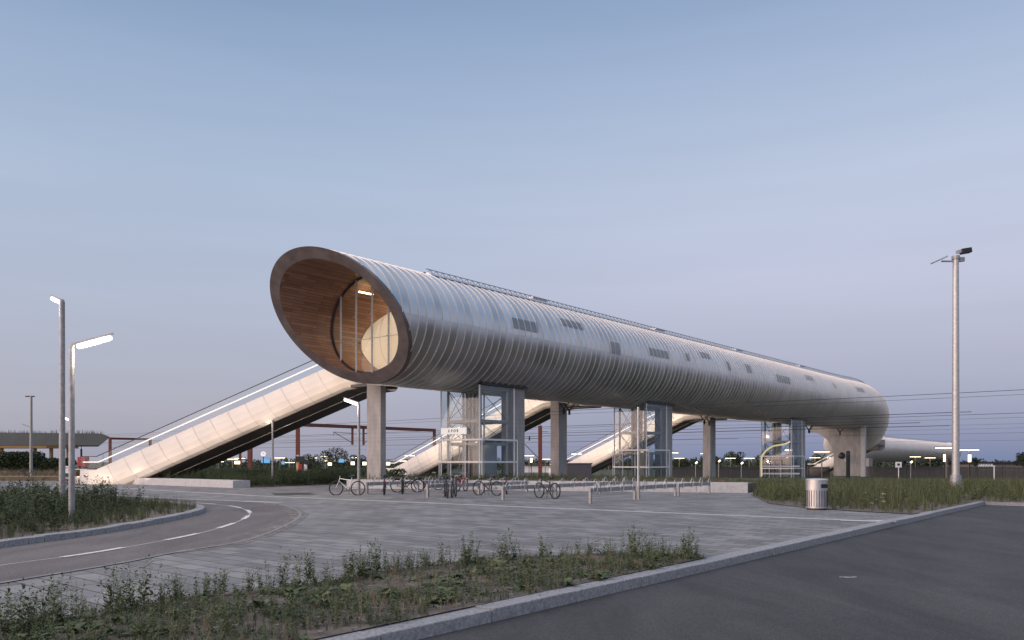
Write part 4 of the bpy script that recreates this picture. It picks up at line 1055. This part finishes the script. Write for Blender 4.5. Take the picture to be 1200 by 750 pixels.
# extra far wires left
for k,(y,z,Y) in enumerate([(498,6.6,118),(508,6.0,128),(517,5.4,122),(524,6.3,200)]):
    p=A(600,Y,z);a=p-Pd*60;b=p+Pd*140
    tag(MB().tube([a,a.lerp(b,.5),b],.03,4).build('overhead_wire',M['steel_dark']),['far wire on the gantry, highest behind the first pier','far wire on the gantry, second behind the first pier','far contact wire hanging lowest behind the first pier','most distant wire above the tree line'][k],'wire',wg)
# ------------------------------------------------------------------ platform lamps and signs
def tproto():
    o=thing('platform_lamp','x','platform lamp');h=3.6
    MB().bar((0,0,-.3),(0,0,h),.14).build('pole',M['col_warm'] if 'col_warm' in M else mat('col_warm',(.20,.16,.13),.7),o)
    hd=MB().bar((-1.15,0,h+.06),(1.15,0,h+.06),.55,.09).build('lamp_panel',M['steel_dark'],o)
    MB().bar((-1.08,0,h-.015),(1.08,0,h-.015),.5,.05).build('diffuser',M['lamp_warm'],hd)
    return o
tp=tproto();first=True
T_=[(787,530.5),(828,531.5),(856,537),(796,537),(713,532),(675,532),(701,537.3),(620,534),(639,538),(256,541),(281,537),(272.7,538),(328,536.5),(366,536.5),(381,535),(386.5,540),(418,536.3),(474,540.2),(480,534),(339,542),(930.4,527.3),(963,529.3),(955,536.3),(975.5,536.5),(1109,524.8),(1136,527.3),(1072.6,535.3),(1090,536.5),(878,537),(922,527)]
T_=T_[:-1]
wherep=['directly in front of the slim right pier of the second lift','in front of the third concrete pier','right of the third pier, small and low','just right of the second lift, lower than its neighbour','seen through the second lift','behind the grey cabinet','between cabinet and second lift','between the first lift pier and the red mast','between the red mast and the second pier','far left under the big stair soffit, beside a lit sign','under the stair soffit, right of the thin mast','under the stair soffit, left of the thin mast','right of the blue screen and its clock','just right of the thick gantry post','left of the second blue screen, higher one','below the second blue screen, lower one','touching the left edge of the first pier','right of the first pier, near the stair rail','right of the first pier, above its neighbour','far tiny one left of the gantry post','in front of the farthest lift','left of the arched pier, brightest','left of the arched pier, lower left one','left of the arched pier, partly behind it','immediately left of the tall mast','immediately right of the tall mast','right of the bend, beside a white sign','right of the bend, farther and smaller','right of the third pier, dim one by the lift']
for (px,y),lab in zip(T_,wherep):
    o=tp if first else copy_tree(tp);first=False
    Y=min(175,1.5*F/(HY-y)) if y<540.5 else 170
    zt_=ZH(y,Y);o.location=A(px,Y,zt_-3.6);o.rotation_euler=(0,0,math.radians(random.uniform(-8,8)))
    o['label']='lit T platform lamp '+lab;o['group']='lit platform lamps along the tracks'
def box_light(px,y,w_,h,Y,m,label,name='lit_sign',cat='sign',post=True,grp='lit signs on the platforms'):
    o=thing(name,label,cat,A(px,Y,-.6),grp);c=A(px,Y,ZH(y,Y));k=Y/F
    MB().obox(c,(w_*k/2,0,0),(0,.08,0),(0,0,h*k/2)).build('face',M[m],o)
    MB().obox(c+Vector((0,.12,0)),(w_*k/2+.03,0,0),(0,.03,0),(0,0,h*k/2+.03)).build('housing',M['steel_dark'],o)
    if post: MB().bar(A(px,Y+.16,-1),A(px,Y+.16,ZH(y,Y)),.10).build('post',M['steel_dark'],o)
for k,(px,y,w_,h,lab) in enumerate([(238.7,541.5,5.5,4,'under the big stair soffit, leftmost'),(278,542,6,3.5,'between the two red masts under the stair'),(413.4,543,4.2,3.6,'left of the first pier'),(427,543.2,4.2,3.6,'touching the left edge of the first pier'),(454.8,543.3,4.2,3.6,'right of the first pier'),(386.5,543.8,4.2,3,'below the second blue screen'),(622.5,539.5,2.4,5,'beside the lamp right of the first lift'),(1107.7,536.8,3.6,8.5,'left of the tall mast below a platform lamp'),(1136.2,537,2.8,8.5,'right of the tall mast below a platform lamp')]):
    box_light(px,y,w_,h,98 if px>600 else 125,'lamp_far','small warm lit sign box '+lab)
box_light(311.5,539.8,9.5,5.5,92,'screen_blue','blue departure screen under the white round clock','departure_screen','screen',grp=None)
box_light(400,540,6,4,130,'screen_blue','smaller blue departure screen right of the bushes','departure_screen','screen',grp=None)
box_light(331.8,542.4,3.6,3.6,120,'screen_blue','tiny blue screen between the street lamp and gantry post','departure_screen','screen',grp=None)
ck=thing('station_clock','round white station clock above the blue departure screen','clock',A(308.6,91,-.6))
c=A(308.6,91,ZH(532,91));MB().tube([c+Vector((0,-.08,0)),c+Vector((0,.08,0))],.29,18).build('dial',M['sign_white'],ck)
MB().bar(c+Vector((0,-.09,0)),c+Vector((0,-.09,.2)),.03).build('hand',M['black'],ck);MB().bar(c+Vector((0,-.09,0)),c+Vector((.13,-.09,.03)),.03).build('hand',M['black'],ck)
MB().bar(A(308.6,91.1,-1),A(308.6,91.1,ZH(534,91)),.09).build('post',M['steel_dark'],ck)
tm=thing('information_stand','pale column with black display and red and white panels beside the thick gantry post','information stand',A(350,90,-.5))
k=90/F
for (x,y,w_,h,m_) in ((349,543,3,20,'col_pale'),(351.5,538,10,6.5,'black'),(351.8,548,4,8,'red_paint'),(358.2,547.5,3.4,8,'white_paint'),(360,542,5,5,'black')):
    if m_=='col_pale' and m_ not in M: mat('col_pale',(.6,.48,.3),.6)
    MB().obox(A(x,90+(0 if m_!='col_pale' else .3),ZH(y,90)),(w_*k/2,0,0),(0,.12,0),(0,0,h*k/2)).build('panel' if m_!='col_pale' else 'column',M[m_],tm)
# white signpost right of the bend, twin white sign
sp_=thing('small_signpost','small white square sign on a white post right of the arched pier','sign',A(1053,62,0));
MB().obox(A(1053,62,ZH(544.5,62)),(.24,0,0),(0,.02,0),(0,0,.22)).build('board',M['white_paint'],sp_)
MB().obox(A(1053,61.97,ZH(544.3,62)),(.09,0,0),(0,.012,0),(0,0,.08)).build('pictogram',M['steel_dark'],sp_)
MB().tube([A(1053,62.05,-.1),A(1053,62.05,ZH(544,62))],.035,8).build('post',M['white_paint'],sp_)
ip=thing('information_pillar','slim dark information pillar in front of the arched pier','pillar',A(993.8,70,0));MB().obox(A(993.8,70,ZH(545,70)),(.14,0,0),(0,.12,0),(0,0,1.25)).build('body',M['black'],ip,bevel=.02)
MB().obox(A(993.8,69.86,ZH(532,70)),(.10,0,0),(0,.01,0),(0,0,.14)).build('screen',M['screen_dark'],ip)
cv=thing('wall_camera','dark round camera mounted on the arched pier','camera',A(986,117,2.5));MB().lathe([(.05,-.5),(.45,-.3),(.52,0),(.4,.3),(.1,.5)],14,tuple(A(986.5,116.4,ZH(534,116.4)))).build('housing',M['black'],cv,smooth=True)
MB().bar(A(989,116.4,ZH(536,116.4)),A(991,116.4,ZH(541,116.4)),.3,.2).build('arm',M['white_metal'],cv)
wp=thing('marker_post','thin white marker post before the right-hand fence','post',A(1165,75,0));MB().tube([A(1165,75,-.2),A(1165,75,ZH(546,75))],.05,8).build('post',M['white_paint'],wp)
MB().bar(A(1163,75,ZH(546,75)),A(1166,75,ZH(546,75)),.08).build('cap',M['white_paint'],wp)
rb_=thing('red_marker_board','low red board lying behind the planting bed wall near the third pier','board',A(848,46,.46));MB().bar(A(842,46,ZH(564.5,46)),A(854,46,ZH(564.5,46)),.06,.11).build('board',M['red_paint'],rb_)
for px in (844,852): MB().bar(A(px,46.05,.46),A(px,46.05,ZH(564.5,46)),.04).build('foot',M['steel_dark'],rb_)
# small LED lamps along the far path
for px,y,lab in ((816,542.3,'left of the third pier'),(843,540.3,'right of the third pier'),(869.5,542.8,'farther right of the third pier'),(1068,541.5,'right of the white signpost')):
    o=thing('path_light','small white LED path light '+lab,'path light',A(px,110,-1),'small LED path lights by the fence')
    MB().tube([A(px-.8,110,-1.1),A(px-.8,110,ZH(y,110))],.06,6).build('pole',M['galv'],o)
    MB().bar(A(px-.9,110,ZH(y+.9,110)),A(px+1,110,ZH(y-1,110)),.22,.16).build('head',M['lamp_far'],o)
# far shed and pale low building
sh=thing('station_shed','long low dark roofed shed on the right horizon','building',A(1170,230,-1))
MB().box(A(1138,230).x,A(1290,230).x,230,245,-1,ZH(543.5,230)).build('wall',M['concrete_dark'],sh);MB().box(A(1136,230).x,A(1294,230).x,229,246,ZH(543.4,230),ZH(541,230)).build('roof',M['roof_dark'],sh)
tr=thing('white_truss','low white lattice structure in front of the far shed','truss',A(1152,200,-1));mb=MB()
for i in range(7):
    x=1143+i*3;mb.bar(A(x,200,ZH(547.5,200)),A(x+1.5,200,ZH(543.8,200)),.2);mb.bar(A(x+1.5,200,ZH(543.8,200)),A(x+3,200,ZH(547.5,200)),.2)
mb.build('lattice',M['white_paint'],tr)
lb=thing('pale_building','low pale building beyond the tracks behind the red mast','building',A(630,190,-1))
MB().box(A(612,190).x,A(647,190).x,190,200,-1,ZH(545.5,190)).build('wall',M['white_paint'],lb);MB().box(A(610,190).x,A(649,190).x,189.5,201,ZH(545.5,190),ZH(544.6,190)).build('roof',M['roof_dark'],lb)
# platforms and track bed
for t_,lab in ((24,'platform slab'),(51,'platform')):
    a=T(t_+3,-9,0);b=T(t_+3,-95,0);d=(b-a);mb=MB();mb.obox((a+b)/2+Vector((0,0,-.75)),d/2,Vector((SA,CA,0))*3.2,(0,0,.3));struct('platform',mb,M['concrete_dark'])
for t_ in (18.5,38,42,74,79):
    a=T(t_,10,0);b=T(t_,-160,0);d=(b-a);mb=MB()
    if a.y<70: a=T(t_,-12,0);d=b-a
    mb.obox((a+b)/2+Vector((0,0,-1.0)),d/2,Vector((SA,CA,0))*1.9,(0,0,.12));struct('track_bed',mb,M['ballast'])
# ------------------------------------------------------------------ vegetation
def np_mesh(name,V,Fc,m,nper):
    me=bpy.data.meshes.new(name);nv=len(V);nf=len(Fc)
    me.vertices.add(nv);me.vertices.foreach_set('co',V.astype(np.float32).ravel())
    me.loops.add(nf*nper);me.loops.foreach_set('vertex_index',Fc.astype(np.int32).ravel())
    me.polygons.add(nf);me.polygons.foreach_set('loop_start',np.arange(0,nf*nper,nper,dtype=np.int32))
    me.update(calc_edges=True);me.materials.append(m);o=bpy.data.objects.new(name,me);C.objects.link(o);return o
def tri_leaf(p,d,L,w_,n):  # rhombic leaf as two tris -> use quads
    d=d/np.linalg.norm(d);s_=np.cross(d,n);s_/=np.linalg.norm(s_)+1e-9
    return np.array([p,p+d*L*.45+s_*w_/2,p+d*L,p+d*L*.45-s_*w_/2])
def weed_t(h,nl,seed,leafL=.055,spread=.16):
    r=np.random.default_rng(seed);Q=[]
    for st in range(r.integers(2,5)):
        a=r.uniform(0,2*PI);top=np.array([math.cos(a)*spread*r.uniform(.2,1),math.sin(a)*spread*r.uniform(.2,1),1.0*r.uniform(.7,1)])*np.array([1,1,h])
        b=np.array([math.cos(a)*.02,math.sin(a)*.02,0])
        for k in range(3):
            p=b+(top-b)*k/3;q=b+(top-b)*(k+1)/3;ww=.004*(1-k*.25);Q.append([p+[ww,0,0],p-[ww,0,0],q-[ww*.8,0,0],q+[ww*.8,0,0]])
        for k in range(nl):
            f=r.uniform(.08,1.0);p=b+(top-b)*f;an=r.uniform(0,2*PI);dd=np.array([math.cos(an),math.sin(an),r.uniform(-.1,1.1)])
            L=leafL*r.uniform(.6,1.3)*(1.35-.7*f);Q.append(tri_leaf(p,dd,L,L*r.uniform(.28,.5),np.array([0,0,1.])+r.normal(0,.4,3)))
    return np.array(Q)
def grass_t(h,nb,seed,spread=.12,w_=.008):
    r=np.random.default_rng(seed);Q=[]
    for k in range(nb):
        a=r.uniform(0,2*PI);b=np.array([r.normal(0,spread*.4),r.normal(0,spread*.4),0]);l=h*r.uniform(.45,1.05);ln_=r.uniform(.05,.55)*l
        d=np.array([math.cos(a),math.sin(a),0]);s_=np.array([-math.sin(a),math.cos(a),0])*w_/2
        m1=b+d*ln_*.3+[0,0,l*.55];e=b+d*ln_+[0,0,l]
        Q.append([b-s_,b+s_,m1+s_*.8,m1-s_*.8]);Q.append([m1-s_*.8,m1+s_*.8,e+s_*.15,e-s_*.15])
        if r.random()<.22: # seed head
            Q.append(tri_leaf(e,np.array([d[0]*.3,d[1]*.3,1]),.07,.018,d))
    return np.array(Q)
def ground_t(seed,n=14,L=.034):
    r=np.random.default_rng(seed);Q=[]
    for k in range(n):
        an=r.uniform(0,2*PI);p=np.array([r.normal(0,.07),r.normal(0,.07),r.uniform(0,.03)]);dd=np.array([math.cos(an),math.sin(an),r.uniform(.1,.9)])
        l=L*r.uniform(.5,1.2);Q.append(tri_leaf(p,dd,l,l*.45,np.array([0,0,1.])))
    return np.array(Q)
def scatter(name,items,m,label,cat='plants'):
    """items: list of (template quads, x,y,z,scale,rot,hscale)"""
    out=[]
    for q,x,y,z,s_,a,hs_ in items:
        c,sn=math.cos(a),math.sin(a);R=np.array([[c,sn,0],[-sn,c,0],[0,0,1]])
        v=(q*[s_,s_,s_*hs_])@R+[x,y,z];out.append(v.reshape(-1,3))
    V=np.concatenate(out);Fc=np.arange(len(V)).reshape(-1,4)
    o=np_mesh(name,V,Fc,m,4);tag(o,label,cat,None,'stuff');return o
def inside(x,y,poly):
    r=False;n=len(poly)
    for i in range(n):
        x1,y1=poly[i][0],poly[i][1];x2,y2=poly[i-1][0],poly[i-1][1]
        if (y1>y)!=(y2>y) and x<(x2-x1)*(y-y1)/(y2-y1)+x1: r=not r
    return r
def sample(poly,n,f=None):
    xs=[p[0] for p in poly];ys=[p[1] for p in poly];out=[];t_=0
    while len(out)<n and t_<n*60:
        t_+=1;x=random.uniform(min(xs),max(xs));y=random.uniform(min(ys),max(ys))
        if inside(x,y,poly) and abs(x/max(y,.1))<.80 and (f is None or f(x,y)): out.append((x,y))
    return out
from mathutils import noise
def nz(x,y,s_,o_=0): return noise.noise(Vector((x*s_+o_,y*s_-o_,o_*1.7)))
WT=[weed_t(1.0,16+4*(k%3),k,leafL=.11,spread=.22) for k in range(8)]
GT=[grass_t(1.0,14,100+k,spread=.22,w_=.018) for k in range(6)]
DT=[ground_t(200+k) for k in range(6)]
# foreground verge
it=[]
edge=isl2[:8]
for k in range(230):   # tall weeds along the plaza edge
    i=random.randrange(0,7);f=random.random();f=max(f,.22) if i==0 else f;p=Vector(edge[i]).lerp(Vector(edge[i+1]),f)
    if nz(p.x,p.y,.9,3)<-.25 and random.random()<.8: continue
    x=p.x+random.gauss(.10,.10);y=p.y-abs(random.gauss(.16,.18))
    it.append((random.choice(WT),x,y,.02,random.uniform(.20,.48)*(1.15 if nz(x,y,.8,9)>0 else .8),random.uniform(0,6.28),1))
for x,y in sample(isl2,330,lambda x,y: nz(x,y,.8,5)>.08 or random.random()<.06):
    it.append((random.choice(WT),x,y,.02,random.uniform(.07,.24),random.uniform(0,6.28),1))
kerbside=[Ks-kn*.0,K1,K1-kn*.9,Ks-kn*1.2]
for x,y in sample([K0+kd*3.2,K1-kd*.2,K1-kn*1.1-kd*.2,K0+kd*3.2-kn*1.3],150): it.append((random.choice(WT),x,y,.02,random.uniform(.15,.34),random.uniform(0,6.28),1))
for x,y in sample([Vector((-6,6,0)),K0-kn*.2,K0+kd*2.5-kn*.2,Vector((-3.5,8.6,0))],170): it.append((random.choice(WT),x,y,.02,random.uniform(.14,.34),random.uniform(0,6.28),1))
scatter('verge_weeds',it,M['leaf_weed'],'leafy weeds on the bare soil of the foreground verge')
it=[(random.choice(DT),x,y,.022,random.uniform(.7,1.6),random.uniform(0,6.28),1) for x,y in sample(isl2,1700,lambda x,y: nz(x,y,1.3,2)>.10 or random.random()<.10)]
it+=[(random.choice(GT),x,y,.02,random.uniform(.06,.16),random.uniform(0,6.28),1) for x,y in sample(isl2,1500,lambda x,y: nz(x,y,1.1,7)>-.05)]
scatter('verge_ground_cover',it,M['leaf_dark'],'low creeping ground cover on the foreground verge')
leaf('leaf_straw',(.20,.16,.10),(.32,.27,.18))
it=[(random.choice(GT),x,y,.02,random.uniform(.05,.20),random.uniform(0,6.28),1) for x,y in sample(isl2,420,lambda x,y: nz(x,y,1.7,11)>-.1)]
scatter('dry_straw',it,M['leaf_straw'],'dry straw coloured grass blades on the foreground verge')
def rosette_t(seed):
    q=np.random.default_rng(seed);Q=[]
    for k in range(11):
        an=q.uniform(0,2*PI);d=np.array([math.cos(an),math.sin(an),q.uniform(.15,.9)]);L=q.uniform(.10,.19);d/=np.linalg.norm(d)
        sd_=np.array([-math.sin(an),math.cos(an),0]);w0=L*.20;m1=d*L*.5;m2=d*L*.85-np.array([0,0,L*.12]);e=d*L*1.05-np.array([0,0,L*.3])
        Q.append([sd_*.006,-sd_*.006,m1-sd_*w0,m1+sd_*w0]);Q.append([m1+sd_*w0,m1-sd_*w0,m2-sd_*w0*.7,m2+sd_*w0*.7]);Q.append([m2+sd_*w0*.7,m2-sd_*w0*.7,e-sd_*.002,e+sd_*.002])
    return np.array(Q)
RT=[rosette_t(300+k) for k in range(5)]
it=[(random.choice(RT),x,y,.02,random.uniform(.6,1.25),random.uniform(0,6.28),1) for x,y in sample(isl2,150,lambda x,y: nz(x,y,.9,15)>-.05)]
scatter('broad_leaved_weeds',it,M['leaf_weed'],'broad leaved dock rosettes on the foreground verge')
it=[(weed_t(1.0,5,400+k,leafL=.05,spread=.10),x,y,.02,random.uniform(.16,.42),random.uniform(0,6.28),1) for k,(x,y) in enumerate(sample(isl2,70))]
scatter('dead_stalks',it,M['leaf_straw'],'dead brown stalks standing among the verge weeds')
# small stones and litter on the verge
st_=MB()
for x,y in sample(isl2,420):
    r=random.uniform(.008,.028);st_.obox((x,y,.022+r*.3),(r,r*.3,0),(-r*.2,r*.8,0),(0,0,r*.5))
tag(st_.build('verge_stones',M['stone'] if 'stone' in M else mat('stone',(.22,.20,.18),.9)),'small stones scattered on the foreground verge','stones',None,'stuff')
# left island
ipoly=[(p.x,p.y) for p in is_]+[(-60,40),(-60,12)]
def inset(x,y):
    for p in is_:
        if (p.x-x)**2+(p.y-y)**2<.55**2:return False
    return True
it=[]
for x,y in sample(ipoly,1500,inset):
    dmin=min((p.x-x)**2+(p.y-y)**2 for p in is_)**.5
    s_=random.uniform(.25,.5) if dmin<1.6 else random.uniform(.45,.98)
    s_*=max(.45,.85+.9*nz(x,y,.42,4))
    it.append((random.choice(WT),x,y,.1,s_,random.uniform(0,6.28),.95))
scatter('island_weeds',it,M['leaf_dark'],'tall dark weeds filling the kerbed island around the lamp posts')
it=[(random.choice(GT),x,y,.1,random.uniform(.15,.4),random.uniform(0,6.28),1) for x,y in sample(ipoly,1800)]
scatter('island_grass',it,M['leaf_grass'],'dry and green grass along the kerb of the left island')
# right bank
rp_=[(p[0],p[1]) for p in bedR]
it=[]
def bedok(x,y): return not((x-bn.x)**2+(y-bn.y)**2<.42**2)
pin=[(p[0],p[1]) for p in bedR[:6]]
for x,y in sample(rp_,5200,lambda x,y: y<62 and bedok(x,y)):
    de=min(1,max(.45,(min((x-p[0])**2+(y-p[1])**2 for p in bedR[:7])**.5)/2.2))
    it.append((random.choice(GT),x,y,.02,min(random.uniform(.5,.9)*(1+.35*nz(x,y,.35,6)),max(.25,1.55-.0190*y)*random.uniform(.5,1.12))*de*(1+.3*nz(x,y,.9,12)),random.uniform(0,6.28),1))
scatter('bank_grass',it,M['leaf_grass'],'tall uncut grass on the bank behind the waste bin')
it=[(random.choice(WT),x,y,.02,min(random.uniform(.3,.9),max(.25,1.55-.0190*y)),random.uniform(0,6.28),1) for x,y in sample(rp_,1500,lambda x,y: y<62 and y>27 and bedok(x,y))]
scatter('bank_weeds',it,M['leaf_weed'],'leafy weeds growing through the grass behind the waste bin')
fl_=MB()
for x,y in sample([G(1005,596),G(1035,597.5),G(1040,590),G(1008,588)],9):
    c=Vector((x,y,random.uniform(.15,.4)));
    for k in range(5):
        fl_.obox(c+Vector((random.uniform(-.05,.05),random.uniform(-.05,.05),random.uniform(-.02,.02))),(.018,0,0),(0,.018,0),(0,0,.006))
tag(fl_.build('white_flowers',M['white_paint']),'few small white flowers in the grass right of the waste bin','flowers',None,'stuff')
# raised planting bed and left bank
it=[]
for x,y in sample([(p.x,p.y) for p in raised],2600,lambda x,y:True):
    it.append((random.choice(GT),x,y,.46,random.uniform(.12,.34)*(1+.6*nz(x,y,.3,8)),random.uniform(0,6.28),1))
for x,y in sample([(p.x,p.y) for p in raised],300): it.append((random.choice(WT),x,y,.46,random.uniform(.15,.38)+(.18 if x<4 else 0),random.uniform(0,6.28),1))
scatter('bed_grass',it,M['leaf_grass'],'grass and weeds on the raised planting bed under the footbridge')
it=[]
for x,y in sample([(p[0],p[1]) for p in bankL],3200):
    it.append((random.choice(WT if random.random()<.6 else GT),x,y,.03,random.uniform(.6,1.15)*(1+.35*nz(x,y,.25,3)),random.uniform(0,6.28),1))
scatter('bank_weeds',it,M['leaf_dark'],'tall weeds on the bank below the big stair')
# ------------------------------------------------------------------ trees
def crown_mesh(name,cl_,n,size,m,parent=None,org=None,sq=.8):
    Q=[]
    tot=sum(r[3]**2 for r in cl_)
    for (x,y,z,r) in cl_:
        k=int(n*r*r/tot)
        d=rng.normal(0,1,(k,3));d/=np.linalg.norm(d,axis=1)[:,None];rad=r*(rng.uniform(.35,1.08,(k,1))**.5)
        c=np.array([x,y,z])+d*rad*[1,1,sq]
        a=rng.normal(0,1,(k,3));a/=np.linalg.norm(a,axis=1)[:,None];b=np.cross(a,rng.normal(0,1,(k,3)));b/=np.linalg.norm(b,axis=1)[:,None]
        s_=size*rng.uniform(.5,1.3,(k,1))
        Q.append(np.stack([c-a*s_,c+b*s_*.5,c+a*s_,c-b*s_*.5],1))
    V=np.concatenate(Q).reshape(-1,3)
    if org is not None: V=V-np.array(org)
    o=np_mesh(name,V,np.arange(len(V)).reshape(-1,4),m,4)
    if parent:o.parent=parent
    return o
def tree(label,px,Y,ybase,ytop,wpx,n=2600,zb=-1,grp='trees along the railway'):
    b=A(px,Y,zb);h=ZH(ytop,Y)-zb;w_=wpx*Y/F/2
    t=thing('tree',label,'tree',b,grp)
    tr_=MB();tr_.tube([b,b+Vector((.05*h,0,h*.35)),b+Vector((0,0,h*.8))],[h*.035,h*.022,h*.006],7)
    for k in range(5):
        a=k*1.26;p=b+Vector((0,0,h*(.3+.08*k)));tr_.tube([p,p+Vector((math.cos(a)*w_*.6,math.sin(a)*w_*.6,h*.28))],[h*.012,h*.004],5)
    tr_.build('trunk',M['trunk'],t)
    cl_=[]
    for k in range(11):
        a=random.uniform(0,6.28);rr=random.uniform(.1,.72)*w_;z=h*random.uniform(.38,.86)
        sz=w_*random.uniform(.28,.48)*(1.25-.5*z/h);cl_.append((b.x+math.cos(a)*rr,b.y+math.sin(a)*rr*.8,b.z+z,min(sz,h*.22)))
    cl_.append((b.x,b.y,b.z+h*.88,h*.12))
    crown_mesh('crown',cl_,n,max(.10,.9*Y/F),M['leaf_tree'],t,b)
tree('airy small tree rising above the bushes between gantry post and first pier',393,135,550,523,34,2200)
tree('bushy low tree left of the airy one behind the information stand',362,140,550,531,34,1800)
tree('low tree just left of the first pier',418,150,550,533,26,1500)
for k,(px,yt,wd,Y) in enumerate([(800,536,40,190),(835,533,36,200),(866,529,44,205),(895,528,40,205),(925,531,34,200),(775,538,34,190),(960,532,44,210),(1000,534,40,220)]):
    tree(['dark rounded tree right of the second lift','dark tree behind the third pier','tall dark tree right of the third pier','tallest dark tree left of the farthest lift','dark tree behind the farthest lift','lowest dark tree just right of the second lift pier','dark tree left of the arched pier','dark tree behind the arched pier'][k],px,Y,552,yt,wd,1700)
tree('dark bushy tree at the right edge of the view',1200,150,550,529,30,2200)
tree('small tree behind the far right shed',1143,190,548,535,10,500)
for k,(px,yt,wd) in enumerate([(572,536,40),(608,538,34),(652,539,34),(700,537,40),(740,538,36),(485,537,38),(525,538,40)]):
    tree(['low tree seen through the first lift','low tree right of the first lift pier','low tree behind the red mast','low tree left of the second stair','low tree behind the second lift','low tree right of the first pier','low tree left of the first lift'][k],px,210,552,yt,wd,900,grp='low trees on the horizon')
# far wood and hedges as masses
cl_=[];x=150
while x<1260:
    Y=random.uniform(230,300);p=A(x,Y,0);cl_.append((p.x,p.y,ZH(540.5+random.uniform(-1.5,2),Y)-1.2,random.uniform(1.8,3.2)));x+=random.uniform(3,6)
tag(crown_mesh('far_wood',cl_,26000,.42,M['leaf_tree'],sq=.7),'dark far-off belt of trees along the horizon','trees',None,'stuff')
cl_=[];x=-20
while x<84:
    for Y in (101,105):
        p=A(x,Y,0);top=ZH(531+max(0,(x-22))*.16+random.uniform(-1,1),Y);z=-.6
        while z<top-.4: cl_.append((p.x,p.y,z+.5,.75));z+=.8
    x+=random.uniform(4,6)
tag(crown_mesh('dark_hedge',cl_,26000,.16,M['leaf_tree']),'dark dense hedge below the bus canopy','hedge',None,'stuff')
it=[(random.choice(GT),x,y,.03,random.uniform(.4,.85),random.uniform(0,6.28),1) for x,y in [(random.uniform(-68,-40),random.uniform(86,99)) for k in range(1300)]]
leaf('leaf_dry',(.16,.12,.07),(.26,.21,.14))
scatter('dry_grass_strip',it,M['leaf_dry'],'pale dry grass strip below the dark hedge')
cl_=[]
for k in range(150):
    px=random.uniform(130,470);Y=random.uniform(76,92);p=A(px,Y,0);cl_.append((p.x,p.y,ZH(549+random.uniform(0,3),Y)-.5,random.uniform(.5,.8)))
tag(crown_mesh('shrub_belt',cl_,22000,.13,M['leaf_tree']),'dark shrubs between the weed bank and the platforms','shrubs',None,'stuff')
# ------------------------------------------------------------------ render
scene.render.engine='CYCLES'
scene.cycles.use_denoising=True
scene.cycles.max_bounces=6;scene.cycles.transparent_max_bounces=16
scene.render.resolution_x=1024;scene.render.resolution_y=640
